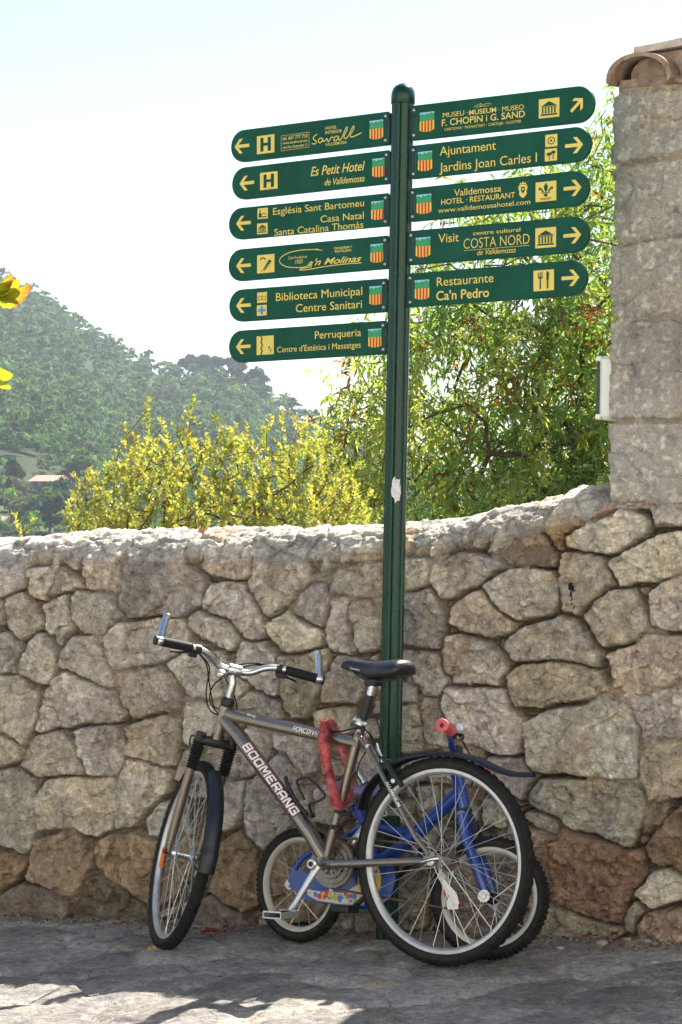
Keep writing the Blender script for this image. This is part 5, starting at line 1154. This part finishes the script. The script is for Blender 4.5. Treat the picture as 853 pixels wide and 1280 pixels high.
for s in (-1, 1):
    a, b = bar(s, (.172, .046, -.0175)), bar(s, (.282, .046, -.038)); ax = (b - a).normalized(); L = (b - a).length
    g = MB().lathe([(.012, 0), (.0175, .001), (.0175, .004)] + [(.0160 + .0011 * (k % 2), .005 + (L - .012) * k / 28) for k in range(29)] + [(.0178, L - .004), (.0178, L)], a, ax, 20).build('grip', m_cable, bike, angle=80)
    e = bar(s, (.291, .046, -.0395)); fd = (t_ * .80 + f_ * .55 + lf * (-.06 * s)).normalized()
    q = MB(); q.lathe([(.015, -.012), (.0165, -.010), (.0165, .011), (.015, .013)], e, ax, 18); q.tube([e, e + fd * .03, e + fd * .085 - lf * s * .004, e + fd * .1 - lf * s * .008], [.0138, .0135, .013, .0125], 14)
    q.ball(e + fd * .1 - lf * s * .008, .0125, fd, .6); q.build('bar_end', m_alu, bike)
    MB().lathe([(.0, 0), (.0165, 0), (.0165, .006), (.012, .008), (0, .008)], e + ax * .013, ax, 16).build('bar_plug', m_black, bike)
    c = bar(s, (.150, .045, -.0145)); q = MB(); q.lathe([(.0165, -.010), (.0165, .010)], c, ax, 16)
    q.tube(catmull([c - t_ * .008 + f_ * .012, c + f_ * .032 + ax * .0 - t_ * .012, c + f_ * .045 + ax * .03 - t_ * .026, c + f_ * .052 + ax * .085 - t_ * .036], 5), [.008, .008, .0075, .007, .007, .006, .006, .0055, .005, .005, .0045, .0045, .004, .004, .004, .004], 8)
    q.box(c - t_ * .020 + f_ * .006 + ax * .012, ax, f_, t_, .016, .013, .011, .004); q.build('brake_lever', m_black, bike)
MB().lathe([(0, 0), (.0165, 0), (.0175, .003), (.0175, .013), (.014, .018), (.006, .021), (0, .021)], HB + lf * .048 - t_ * .024 - f_ * .022, (t_ * .9 - f_ * .4), 20).build('bell', m_alu, bike)
q = MB()
def hb(l, t, f): return HB + lf * l + t_ * t + f_ * f
for L in ([(.14, .03, .0), (.09, -.01, .045), (.05, -.09, .06), (.02, -.15, .04), (-.01, -.13, .0)], [(.13, .025, .01), (.075, -.02, .05), (.06, -.11, .055), (.03, -.165, .03), (-.03, -.16, -.02), (-.05, -.155, -.06)],
          [(-.14, .035, .01), (-.08, .03, .04), (-.03, .0, .05), (.04, -.07, .05), (.045, -.13, .03), (.0, -.17, .01)], [(-.13, .04, .015), (-.06, .03, .045), (.02, -.02, .04), (-.035, -.10, .0), (-.045, -.15, -.02), (-.02, -.17, -.03)]):
    q.tube(catmull([hb(*k) for k in L], 6), .0026, 6)
q.build('cable', m_cable, bike)
q = MB()
q.tube(catmull([P(300, 889), P(340, 899), P(413, 914, .004), P(436, 912, .012), P(449, 910.5, .022), P(461, 915, .03), P(468, 925, .03), P(472, 932, .03)], 5), .0027, 6)
q.tube(catmull([P(446, 899), P(462, 918, .0), P(468, 934, .01), P(476, 950, -.02)], 6), .0022, 6); q.tube(catmull([P(469, 893, -.02), P(475, 912, -.02), P(480, 935, -.03)], 6), .0022, 6)
q.tube(catmull([P(457, 940), P(449, 955, .01), P(447, 968, .01), P(452, 976, .0)], 6), .002, 6)
q.build('cable', m_cable, bike)
# saddle
sx = lambda x, y: P(x, y)
TOP = [(428, 832.5), (431, 827.5), (438, 825.2), (450, 825.6), (462, 826.6), (474, 826.6), (486, 825.4), (499, 824.4), (506, 824.8), (510, 827.0), (513, 831.5)]
BOT = [(428, 834), (431, 836.5), (438, 839), (450, 843), (458, 848), (470, 852), (484, 851), (497, 849.5), (506, 847), (510, 842), (513, 835)]
HWs = [.010, .018, .022, .024, .030, .042, .058, .068, .066, .050, .022]
secs = []
for (a, b, hw) in zip(TOP, BOT, HWs):
    A0, B0 = sx(*a), sx(*b); c = (A0 + B0) / 2; hv = (A0 - B0) / 2; ring = []
    for k in range(20):
        q_ = 2 * math.pi * k / 20; cx_, sy_ = math.cos(q_), math.sin(q_); sx_ = math.copysign(abs(cx_) ** .75, cx_)
        up = sy_ if sy_ > 0 else sy_ * (.75 if hw > .04 else 1)
        ring.append(c + l_ * (hw * sx_ * (1 if sy_ > -.2 else 1 - .35 * (-sy_ - .2))) + hv * (math.copysign(abs(up) ** .85, up)) - w_ * (.012 * (abs(cx_) ** 3) * (hw / .07)))
    secs.append(ring)
fine = []
for i in range(len(secs) - 1):
    for k in range(4):
        p0 = secs[max(i - 1, 0)]; p3 = secs[min(i + 2, len(secs) - 1)]; tq = k / 4
        fine.append([.5 * (2 * b + (c - a) * tq + (2 * a - 5 * b + 4 * c - d) * tq ** 2 + (3 * b - a - 3 * c + d) * tq ** 3) for a, b, c, d in zip(p0, secs[i], secs[i + 1], p3)])
fine.append(secs[-1])
sad = MB().loft(fine).build('saddle', m_saddle, bike, angle=80)
V_, F_ = text2d('Comfort', .0, .3); pA, pB = P(437.5, 836.2, .0265), P(449.5, 838.8, .030); ax = (pB - pA).normalized(); lo, hi = V_[:, 0].min(), V_[:, 0].max(); vv = l_.cross(ax) * -1
if vv.z < 0: vv = -vv
MB().add([pA + ax * ((x - lo) * (pB - pA).length / (hi - lo)) + vv * (y * .0105) for x, y in V_], F_).build('lettering', m_whitep, sad, smooth=False)
q = MB()
for s in (-1, 1): q.tube(catmull([P(440, 838, s * .012), P(456, 849, s * .02), P(476, 852, s * .022), P(497, 848, s * .03)], 4), .0035, 8)
q.box(P(467, 853), u, l_, w_, .022, .026, .012, .004); q.build('saddle_rail', m_black, sad)
q = MB(); q.tube([P(451, 911), P(466, 856)], .0136, 16); q.build('seatpost', m_black, bike)
MB().tube([P(463, 869), P(466, 857)], .0142, 16).build('seatpost_sleeve', m_alu, bike)
q = MB(); d = (ST - BB).normalized(); q.lathe([(.0195, -.008), (.0195, .010)], P(451.5, 903), d, 18); q.tube([P(449, 899, .022), P(453, 903, .026), P(458, 906, .02)], .005, 8); q.lathe([(.008, 0), (.008, .012)], P(447, 899, .015), -u * -1, 10); q.build('seat_clamp', m_alu, bike)
# cranks, rings, chain
q = MB(); q.tube([P(398, 1082, .066), P(386, 1101, .074), P(370, 1128, .080), P(362, 1141, .081)], [.0165, .0135, .0115, .013], 14, flat=(l_, .5)); q.lathe([(.0175, .058), (.019, .064), (.019, .080), (.015, .084), (0, .084)], BB, l_, 20)
cr = q.build('crank', m_alu, bike); MB().lathe([(.0, .0843), (.009, .0843), (.009, .0865), (.0, .0868)], BB, l_, 16).build('crank_bolt', m_black, cr)
def pedal(c, s, nm='pedal'):
    q = MB(); q.tube([c - l_ * s * .005, c + l_ * s * .09], .008, 10); q.box(c + l_ * s * .048, u, l_, w_, .012, .040, .011, .003)
    o = q.build(nm, m_black, cr if s > 0 else cr2)
    q = MB()
    for e in (-1, 1): q.box(c + l_ * s * .048 + u * (e * .036), u, l_, w_, .0020, .046, .010, .0008); q.box(c + l_ * s * (.048 + e * .044) + w_ * .010, u, l_, w_, .036, .0020, .0030, .0008); q.box(c + l_ * s * (.048 + e * .044) - w_ * .010, u, l_, w_, .036, .0020, .0025, .0008)
    q.build('cage', m_alum, o); return o
pedal(P(361, 1142, .086), 1)
opp = BB * 2 - P(362, 1141, .0); q = MB(); q.tube([BB - l_ * .066, opp - l_ * .080], [.0155, .012], 12, flat=(l_, .5)); cr2 = q.build('crank', m_alu, bike); pedal(opp - l_ * .086, -1)
def sprocket(c, off, r, n, nm, m, par):
    q = MB(); pts = []
    for k in range(n * 4):
        a = 2 * math.pi * k / (n * 4); rr = r + (.0045 if k % 4 in (1, 2) else 0); pts.append((math.cos(a) * rr, math.sin(a) * rr))
    ins = [(math.cos(2 * math.pi * k / (n * 4)) * r * .80, math.sin(2 * math.pi * k / (n * 4)) * r * .80) for k in range(n * 4)]
    m_ = n * 4; vs = [c + u * x + w_ * y + l_ * (off + d) for d in (-.0012, .0012) for ring in (pts, ins) for x, y in ring]; fs = []
    for k in range(m_):
        k2 = (k + 1) % m_; fs += [[k, k2, m_ + k2, m_ + k], [2 * m_ + k, 3 * m_ + k, 3 * m_ + k2, 2 * m_ + k2], [k, 2 * m_ + k, 2 * m_ + k2, k2], [m_ + k, m_ + k2, 3 * m_ + k2, 3 * m_ + k]]
    q.add(vs, fs)
    for k in range(5):
        a = k * 2 * math.pi / 5 + .3; d = u * math.cos(a) + w_ * math.sin(a); q.tube([c + l_ * off + d * .012, c + l_ * off + d * r * .86], [.009, .006], 8, flat=(l_, .35))
    return q.build(nm, m, par, angle=30)
for off, r, n in ((-.040, .083, 42), (-.034, .068, 34), (-.028, .050, 24)): sprocket(BB, off, r, n, 'chainring', m_ring, bike)
q = MB()
for k in range(7): q.lathe([(.014, -.024 - .0042 * k), (.036 - .003 * k, -.024 - .0042 * k), (.036 - .003 * k, -.0255 - .0042 * k), (.014, -.0255 - .0042 * k)], CR, l_, 40, closed=True)
q.build('cassette', m_chain, bike)
oc = -.040
cA = BB + w_ * .083 + l_ * oc; cB = CR + w_ * .042 + l_ * oc; j1, j2 = P(563, 1114, oc), P(567, 1130, oc); cD = BB - w_ * .083 + l_ * oc
q = MB(); ringp = [BB + l_ * oc + (u * math.cos(a) + w_ * math.sin(a)) * .085 for a in np.linspace(R(90), R(270), 14)]
rear = [CR + l_ * oc + (u * math.cos(a) + w_ * math.sin(a)) * .044 for a in np.linspace(R(90), R(-75), 8)]
q.tube(ringp[::-1] + rear + [P(570, 1114, oc), P(562, 1124, oc), P(562, 1136, oc)], .0042, 6, closed=True, flat=(l_, .9)); q.build('chain', m_chain, bike, angle=80)
q = MB(); q.tube([P(554, 1101, oc + .01), P(558, 1108, oc + .012), P(566, 1118, oc + .012), P(571, 1131, oc + .012)], [.008, .011, .015, .012], 10, flat=(l_, .25)); q.prism([(-.02, -.02), (.02, -.024), (.026, .0), (.012, .024), (-.016, .022)], P(567, 1128, oc + .010), u, w_, l_, 0, .0022)
q.box(P(554, 1092, -.06), u, l_, w_, .012, .012, .022, .004); der = q.build('derailleur', m_whitep, bike)
for j in (P(562, 1116, oc), P(569, 1130, oc)): MB().lathe([(0, -.004), (.020, -.004), (.020, .004), (0, .004)], j, l_, 14).build('jockey_wheel', m_redp, der)
q = MB(); q.lathe([(.013, 0), (.015, .004), (.013, .016), (.006, .018)], CR + l_ * .066, l_, 16); q.tube([P(549, 1073, .085), P(540, 1074, .094), P(527, 1077.5, .094)], [.008, .0075, .0055], 10, flat=(w_, .8)); q.build('quick_release', m_alu, bike)
# rear brake, cage, clips
for s in (-1, 1):
    q = MB(); q.tube([P(503, 982, s * .052) , P(495, 972, s * .054), P(485, 957, s * .050), P(478, 946, s * .044)], [.010, .012, .009, .007], 10, flat=(u, .8)); br = q.build('brake_arm', m_black, bike)
    q = MB(); q.lathe([(0, 0), (.008, 0), (.008, .014), (.004, .016), (0, .016)], P(494, 976, s * .058), l_ * s, 12); q.lathe([(0, 0), (.006, 0), (.006, .012), (0, .012)], P(461.5, 932.5, s * .036), l_ * s, 12); q.build('brake_bolt', m_alu, br)
q = MB(); q.tube(catmull([P(471.5, 929, .03), P(475, 940, .03), P(480, 948, .025), P(485, 950, -.02)], 5), .0036, 8); q.box(P(483, 951, .03), u, l_, w_, .010, .02, .006, .002); q.build('brake_noodle', m_alu, bike)
q = MB()
q.tube(catmull([P(357, 971, .0), P(361, 984, .004), P(372, 1004, .006), P(384, 1018, .006)], 5), .0075, 8)
q.tube(catmull([P(384, 1018), P(391, 1021), P(387, 1006, .03), P(394, 1003, .036), P(405.5, 997, .038), P(404, 990, .038), P(386, 973, .036), P(374, 974, .03), P(372, 980, .02), P(381, 1000, .0)], 5), .0042, 8)
q.tube(catmull([P(384, 1018), P(391, 1021), P(387, 1006, -.03), P(394, 1003, -.036), P(405.5, 997, -.038), P(404, 990, -.038), P(386, 973, -.036), P(374, 974, -.03)], 5), .0042, 8)
q.box(P(389, 1020, .0), u, l_, w_, .010, .014, .005, .002); q.build('bottle_cage', m_black, bike)
q = MB(); d = (ST - BB).normalized()
for c in (P(425.5, 1014), P(421, 1034)): q.lathe([(.0185, -.007), (.0205, -.005), (.0205, .005), (.0185, .007)], c, d, 18)
q.tube(catmull([P(419, 1012, .022), P(428, 1018, .024), P(436, 1016, .01), P(441, 1010, .0)], 4), .006, 8); q.box(P(416, 1034, .018), u, l_, d, .008, .01, .007, .002); q.build('clip', m_black, bike)
qd = f_ * .222 - t_ * .082; qt = (f_ * .35 + t_ * .94).normalized(); MB().box(CF + qd + lf * .010, qt, lf, qt.cross(lf), .036, .006, .009, .003).build('reflector', m_orange, fw)

# ---------------------------------------------------------------- fuzzy red lock over the top tube
m_plush = mat('red_plush', (.44, .075, .075), .95, var=.5, scale=45, attr='tint', spec=.1)
lp = catmull([P(411, 904.5, .012), P(406, 908, .032), P(404, 922, .040), P(407, 945, .040), P(412, 968, .038), P(417, 988, .036), P(420, 1003, .032), P(427, 1008, .0), P(436, 990, -.035), P(437, 962, -.035), P(431, 944, -.034), P(422, 925, -.036), P(417, 910, -.03)], 12, closed=True)
K = len(lp); nq = 18; secs = []; av = None
for i, c in enumerate(lp):
    tg_ = (lp[(i + 1) % K] - lp[i - 1]).normalized()
    av = tg_.orthogonal().normalized() if av is None else (av - tg_ * av.dot(tg_)).normalized(); bv = tg_.cross(av); ring = []
    for k in range(nq):
        a = 2 * math.pi * k / nq; r = .0138 * (1 + .10 * math.sin(i * .9) + .16 * (random.random() - .5) + .10 * math.sin(3 * a + i * .45)); ring.append(c + (av * math.cos(a) + bv * math.sin(a)) * r)
    secs.append(ring)
secs.append(secs[0]); q = MB(); q.loft(secs, caps=False)
rs = np.random.default_rng(3); A_v = np.array([tuple(p_) for r_ in secs[:-1] for p_ in r_]); A_c = np.repeat(np.array([tuple(p_) for p_ in lp]), nq, 0)
idx = rs.integers(0, len(A_v), 7000); A_d = A_v[idx] - A_c[idx]; A_d /= np.linalg.norm(A_d, axis=1, keepdims=True); A_d = A_d + rs.normal(size=A_d.shape) * .6
fV, fF = leaves(A_v[idx] + rs.normal(size=A_d.shape) * .0025, A_d, rs.uniform(.004, .009, 7000), np.full(7000, .0016), .1, rs, .15)
lk = thing('bike_lock', 'fuzzy red plush covered lock looped over the top tube of the bronze bike', 'bicycle lock', lp[0])
nb_ = len(q.v); allV = np.vstack([np.array(q.v, dtype=float).reshape(-1, 3), fV]); allF = [list(f) for f in q.f] + [[int(i) + nb_ for i in f] for f in fF]
ct = np.array([.40, .085, .085])[None] * (1 + .5 * fbm(allV[:, 0] * 40, allV[:, 2] * 40, 5, 3)[:, None]); pk = np.clip(fbm(allV[:, 0] * 22 + 5, allV[:, 2] * 22, 6, 3) * 1.6, 0, 1)[:, None]; ct = ct * (1 - pk) + pk * np.array([.56, .28, .27])
npmesh('plush_cover', allV, allF, m_plush, lk, tint=ct.clip(.01, .8))
q = MB(); a, b = P(446, 962, -.03), P(457, 979, -.03); q.tube([a, b], .013, 14); q.build('lock_cylinder', m_steel, lk)

# ---------------------------------------------------------------- the child's bike behind
B_ = R(39.5); uk = Vector((math.cos(B_), -math.sin(B_), .07 * math.cos(B_))).normalized(); KL = R(7); awy = Vector((math.sin(B_), math.cos(B_), 0))
wk = Vector((0, 0, math.cos(KL))) + awy * math.sin(KL); wk = (wk - uk * wk.dot(uk)).normalized(); rk = uk.cross(wk)
K0 = at(375, 1177, 7.755); KRO, KRR = .197, .165; K0 = K0 + wk * KRO
def PK(x, y, off=0.): return onplane(x, y, K0 + rk * off, rk)
CKR, CKF = PK(376, 1105.5), PK(613, 1122)
kid = thing('child_bicycle', "small blue child's bicycle with pink grips and sticker covered chain guard, behind the bronze bike", 'bicycle', CKR - wk * KRO)
wheel(kid, CKR, rk, uk, wk, KRO, .052, KRR, m_cream, knob=.002, nsp=20, hub_w=.045, seed=5, hubm=m_black, rimw=.014)
KT, KB = PK(572, 968), PK(581, 1014); tk = (KT - KB).normalized(); fk0 = (uk - tk * uk.dot(tk)).normalized(); fk = Matrix.Rotation(R(19), 3, tk) @ fk0; rf = fk.cross(tk)
wheel(kid, CKF, rf, fk, tk, KRO + .003, .052, KRR, m_cream, knob=.002, nsp=20, hub_w=.045, seed=6, hubm=m_black, rimw=.014)
q = MB(); KBB = PK(478, 1099)
q.tube([KB - tk * .008, KT + tk * .004], .0215, 18)
q.tube(catmull([PK(575, 990), PK(552, 1012), PK(522, 1041), PK(492, 1066), PK(466, 1078), PK(440, 1080)], 5), .0235, 18)
q.tube(catmull([PK(440, 1010), PK(455, 1024), PK(480, 1035), PK(505, 1040), PK(523, 1042)], 5), .016, 14)
q.tube([KBB + wk * .0, PK(462, 1045), PK(448, 1008)], .016, 14)
q.lathe([(.021, -.035), (.021, .035)], KBB, rk, 18)
for s in (-1, 1):
    q.tube(catmull([CKR + rk * s * .058, PK(370, 1086, s * .058), PK(380, 1072, s * .054), PK(400, 1060, s * .046), PK(432, 1046, s * .03), PK(452, 1030, s * .012)], 5), .0095, 10)
    q.tube(catmull([CKR + rk * s * .058, PK(400, 1107, s * .052), PK(440, 1104, s * .044), KBB + rk * s * .03], 5), .0105, 10)
kf = q.build('frame', m_blueb, kid, angle=60)
q = MB(); q.tube([KB - tk * .02 - rf * .048, KB - tk * .012, KB - tk * .02 + rf * .048], .018, 14)
for s in (-1, 1):
    e = CKF + rf * s * .048; q.tube([KB - tk * .015 + rf * s * .040, KB - tk * .10 + rf * s * .044, e + tk * .10 - fk * .012, e + tk * .02, e], [.0185, .0185, .017, .014, .012], 14)
kfo = q.build('fork', m_blueb, kid, angle=60)
MB().lathe([(.0235, -.006), (.025, -.002), (.025, .006), (.0235, .010)], KB - tk * .002, tk, 20).build('headset', m_black, kid)
for s in (-1, 1):
    pts = []
    for k in range(24): r = .0185 + (.003 if k % 2 else 0); pts.append((math.cos(k * math.pi / 12) * r, math.sin(k * math.pi / 12) * r))
    q = MB().prism(pts, CKF + rf * s * .068, fk, tk, rf, -.002, .002); q.lathe([(.009, 0), (.009, .010), (.0, .011)], CKF + rf * s * .069, rf * s, 10); q.build('axle_washer', m_alum, kfo, angle=30)
q = MB(); q.lathe([(.011, 0), (.011, .010), (0, .011)], CKR + rk * .062, rk, 10); q.lathe([(.018, .0), (.018, .003), (0, .003)], CKR + rk * .058, rk, 14); q.build('axle_nut', m_alum, kid)
# chain guard with its strip of coloured stickers
go = [(362, 1094), (367, 1088), (378, 1088), (392, 1096), (420, 1103), (446, 1090), (460, 1074), (477, 1068), (491, 1078), (495, 1098), (489, 1121), (474, 1135), (456, 1137), (425, 1132), (398, 1128), (379, 1123), (364, 1110)]
def k2(x, y, o): p_ = PK(x, y, o) - CKR; return (p_.dot(uk), p_.dot(wk))
gd = MB().prism([k2(x, y, .066) for x, y in go], CKR, uk, wk, rk, .060, .068).build('chain_guard', m_blueb, kid, angle=30)
cols = [mat('sticker_' + n, c, .45, var=.1) for n, c in (('cream', (.62, .58, .45)), ('yellow', (.70, .42, .05)), ('red', (.55, .05, .03)), ('green', (.30, .42, .20)), ('blue', (.06, .20, .55)), ('white', (.68, .68, .64)))]
q = MB(); rr = random.Random(12)
q.add([CKR + uk * a + wk * b + rk * .0684 for a, b in (k2(x, y, .068) for x, y in [(384, 1112), (400, 1114), (430, 1116), (447, 1106), (462, 1105), (455, 1132), (425, 1130), (398, 1126), (385, 1119)])], [list(range(9))], 0)
for k in range(46):
    x = rr.uniform(387, 456); y = 1112 + (x - 387) * .06 + rr.uniform(1.5, 14) * (.5 + (x - 387) / 140); a, b = k2(x, y, .068); r = rr.uniform(.005, .011)
    q.add([CKR + uk * (a + r * math.cos(t) * (1 + .3 * rr.random())) + wk * (b + r * 1.1 * math.sin(t)) + rk * (.0687 + k * .00003) for t in np.linspace(0, 6.283, 9)[:-1]], [list(range(8))], 1 + k % 5)
q.build('sticker', cols, gd, smooth=False, label='strip of bright cartoon coloured stickers')
q = MB(); c = KBB; q.add([c + uk * (.050 * math.cos(t)) + wk * (.066 * math.sin(t) - .004) + rk * .0686 for t in np.linspace(0, 6.283, 25)[:-1]], [list(range(24))], 1)
for k in range(14): a, r0_, r = rr.uniform(0, 6.28), rr.uniform(.01, .04), rr.uniform(.006, .014); q.add([c + uk * (r0_ * math.cos(a) + r * math.cos(t)) + wk * (r0_ * math.sin(a) + r * math.sin(t)) + rk * (.0689 + k * .00003) for t in np.linspace(0, 6.283, 9)[:-1]], [list(range(8))], (0, 3, 5, 4, 1)[k % 5])
q.build('sticker', cols, gd, smooth=False)
q = MB(); q.tube([KBB + rk * .07, KBB + rk * .082, PK(460, 1118, .086), PK(443, 1133, .088)], [.010, .010, .009, .009], 10); kc = q.build('crank', m_black, kid)
q = MB(); pc = PK(440, 1136, .09); q.tube([pc, pc + rk * .07], .007, 8); q.box(pc + rk * .035, uk, rk, wk, .036, .034, .012, .004); q.build('pedal', m_black, kc)
q = MB(); op = KBB * 2 - PK(443, 1133, 0); q.tube([KBB - rk * .07, op - rk * .08], .009, 10); kc2 = q.build('crank', m_black, kid); MB().box(op - rk * .115, uk, rk, wk, .036, .034, .012, .004).build('pedal', m_black, kc2)
# stem, bar, grips
ks = KT + tk * .075 + fk * .012
q = MB(); q.tube([KT, KT + tk * .05, ks], .0125, 12); q.box(ks, fk, rf, tk, .018, .022, .018, .005); q.build('stem', m_black, kid)
GE, GI = PK(553, 907, 0) , None
e_ = onplane(553, 907, ks + rf * .235, rf)
c_in = ks + rf * .05
mid1 = ks + rf * .10 + (e_ - ks - rf * .235) * .55; mid2 = ks + rf * .15 + (e_ - ks - rf * .235) * .95
off_ = (e_ - ks - rf * .235)
def kb(s, k, m): return ks + (rf if s > 0 else rf + tk * .66) * (s * k) + (fk * off_.dot(fk) + tk * off_.dot(tk)) * m
khb = MB().tube(catmull([kb(-1, .235, 1), kb(-1, .15, .97), kb(-1, .10, .5), kb(-1, .05, .05), ks, kb(1, .05, .05), kb(1, .10, .5), kb(1, .15, .97), kb(1, .225, 1)], 5), .0105, 12).build('handlebar', m_blueb, kid, angle=70)
m_pink = mat('pink_rubber', (.62, .10, .11), .55, var=.15, scale=30)
for s in (-1, 1):
    g0, g1 = kb(s, .142, .97), kb(s, .240, 1); ax = (g1 - g0).normalized(); L = (g1 - g0).length
    MB().lathe([(.011, 0), (.021, .001), (.022, .006), (.0165, .012), (.0150, L * .35), (.0165, L * .5), (.0150, L * .65), (.016, L - .016), (.022, L - .010), (.0225, L - .003), (.020, L), (.008, L + .0005), (.008, L - .008), (0, L - .008)], g0, ax, 24).build('grip', m_pink, kid, angle=60)
    MB().lathe([(.0, .0), (.0078, 0), (.0078, .004), (0, .004)], g1 - ax * .007, ax, 14).build('grip_hole', m_black, kid)
c = kb(1, .115, .75); q = MB(); q.lathe([(.015, -.010), (.015, .010)], c, rf, 14); q.tube(catmull([c + fk * .012, c + fk * .035 - tk * .01, c + fk * .045 + rf * .04 - tk * .03, c + fk * .048 + rf * .085 - tk * .04], 5), .005, 8); q.build('brake_lever', m_black, kid)
MB().box(c + fk * .03 + tk * .016, fk, rf, tk, .014, .010, .012, .004).build('reflector', mat('clear_reflector', (.62, .70, .80), .2, var=.2, scale=60), kid)
q = MB(); q.tube(catmull([c + fk * .02, c + fk * .035 - tk * .04, ks + fk * .05 - tk * .06, KT + fk * .04 - tk * .05], 6), .0024, 6); q.build('cable', m_cable, kid)
for s in (-1, 1):
    q = MB(); b0_ = KB - tk * .035 + rf * s * .030 + fk * .03; q.tube([b0_, b0_ - tk * .04 + rf * s * .012, b0_ - tk * .075 - rf * s * .006], [.007, .009, .008], 8); q.build('brake_arm', m_black, kid)
# saddle
secs = []
for a, hw, hz_ in ((-.115, .030, .010), (-.105, .060, .020), (-.075, .072, .026), (-.03, .060, .026), (.02, .036, .022), (.07, .024, .019), (.10, .018, .016), (.112, .008, .008)):
    c = PK(452, 990) + uk * a + wk * (.012 * (a < -.06)); secs.append([c + rk * (hw * math.cos(t)) + wk * (hz_ * math.sin(t)) for t in np.linspace(0, 6.2832, 17)[:-1]])
ksd = MB().loft(secs).build('saddle', mat('lilac_vinyl', (.20, .18, .34), .35, var=.25, scale=25), kid, angle=80)
MB().tube([PK(450, 996), PK(448, 1010)], .0125, 12).build('seatpost', m_black, kid)

# ================================================================== small things on the ground and the wall
m_dleaf = mat('fallen_leaf', (.20, .05, .025), .8, var=.4, scale=60, spec=.2)
def fallen(x, y, size, ang, seed, label, m=None, onwall=False):
    rr = random.Random(seed); Y = 7.6
    for _ in range(30):
        p_ = at(x, y, Y); zt_ = street_z(p_.x, p_.y); Y = Y + (p_.z - zt_) / max(1e-3, -(ray(x, y).z)) * .9
    p_ = at(x, y, Y); p_.z = street_z(p_.x, p_.y) + .012; q = MB(); ca_, sa_ = math.cos(ang), math.sin(ang); pts = [p_ + Vector((0, 0, .012))]
    for k in range(12):
        a = 2 * math.pi * k / 12; r = size * (.5 + .5 * abs(math.cos(a)) + .2 * (rr.random() - .5)); X_, Y_ = math.cos(a) * r, math.sin(a) * r * .6
        pts.append(p_ + Vector((X_ * ca_ - Y_ * sa_, X_ * sa_ + Y_ * ca_, .016 * rr.random() + .012 * abs(math.sin(a)))))
    q.add(pts, [[0, 1 + k, 1 + (k + 1) % 12] for k in range(12)])
    o = q.build('fallen_leaf', m or m_dleaf, None, smooth=False, origin=p_); tag(o, label, 'leaf', 'fallen leaves on the paving'); return o
fallen(264, 1172, .038, .3, 1, 'dark red fallen leaf just right of the bronze bike\'s front tyre')
fallen(283, 1166, .022, 1.2, 2, 'small brown fallen leaf between the front tyre and the small blue bike')
fallen(738, 1178, .03, .1, 3, 'dark red fallen leaf at the foot of the wall under the red stone')
fallen(768, 1178, .022, .9, 4, 'red brown fallen leaf nearest the corner stones at the foot of the wall')
fallen(190, 1196, .02, .6, 5, 'tan fallen leaf left of the bronze bike\'s front tyre', m_dry)
# litter blown against the foot of the wall
rs = np.random.default_rng(33); n_ = 2200; sv = rs.uniform(-1.6, 1.7, n_); dv = np.abs(rs.normal(0, .07, n_)) + .01; dv[::6] = rs.uniform(.05, 1.4, len(dv[::6]))
C_ = []
for a, b in zip(sv, dv): p_ = W0 + WD * a + WNV * (b + .03); C_.append((p_.x, p_.y, street_z(p_.x, p_.y) + .004))
D_ = rs.normal(size=(n_, 3)) * np.array([1, 1, .25]); L_ = rs.uniform(.006, .022, n_); L_[::3] *= .5
Vv, Fv = leaves(np.array(C_), D_, L_, L_ * rs.uniform(.3, .7, n_), .2, rs)
ct = np.array([[.16, .10, .05], [.22, .16, .09], [.10, .06, .035], [.30, .26, .20], [.20, .07, .03]])[rs.integers(0, 5, n_)]
lit = npmesh('leaf_litter', Vv, Fv, mat('litter', (.2, .1, .05), .9, attr='tint', spec=.1), None, smooth=False, tint=np.repeat(ct, 4, 0)); lit['kind'] = 'stuff'
pw = onplane(264, 664, W0 + AWAY * .16, WNV); q = MB(); pts = [(-.045, -.02), (-.02, -.03), (.03, -.024), (.05, -.004), (.03, .02), (-.03, .024)]
q.prism(pts, pw, WD, AWAY, Vector((.06, 0, 1)), -.012, .008); tag(q.build('tile_shard', mat('terracotta', (.50, .20, .10), .9, var=.25, scale=40), None, origin=pw), 'orange broken roof tile shard lying on the wall capping', 'tile shard')
m_grit = mat('pebble_stone', (.30, .27, .23), .9, var=.3, scale=60)
rr = random.Random(8)
for k, (x, y) in enumerate([(785, 1176), (806, 1180), (700, 1186), (752, 1181), (560, 1186), (640, 1190)]):
    Y = 7.5
    for _ in range(30):
        p_ = at(x, y, Y); Y += (p_.z - street_z(p_.x, p_.y)) / max(1e-3, -(ray(x, y).z)) * .9
    p_ = at(x, y, Y); q = MB(); r = rr.uniform(.008, .02); v_ = IV * (1 + .35 * (np.random.default_rng(k).random((len(IV), 1)) - .5)) * np.array([r * 1.5, r, r * .7]) + np.array(p_) + np.array([0, 0, r * .3])
    o = npmesh('pebble', v_, IF, m_grit, None, smooth=False, origin=p_); tag(o, 'small pale pebble on the paving near the foot of the wall', 'pebble', 'pebbles by the wall')
for nm, c in (('rear hub', CR), ('front hub', CF), ('front contact', CF - t_ * ROUT_), ('L grip end', bar(1, (.295, .046, -.04))), ('R grip end', bar(-1, (.295, .046, -.04))), ('L inner', bar(1, (.17, .046, -.017))), ('R inner', bar(-1, (.17, .046, -.017)))):
    d = c - CAM; print('PX', nm, [round(v, 3) for v in c], round(CX + F * d.dot(RT) / d.y, 1), round(CY - F * d.dot(UPV) / d.y, 1), 'ground', round(gz(c.x), 3))
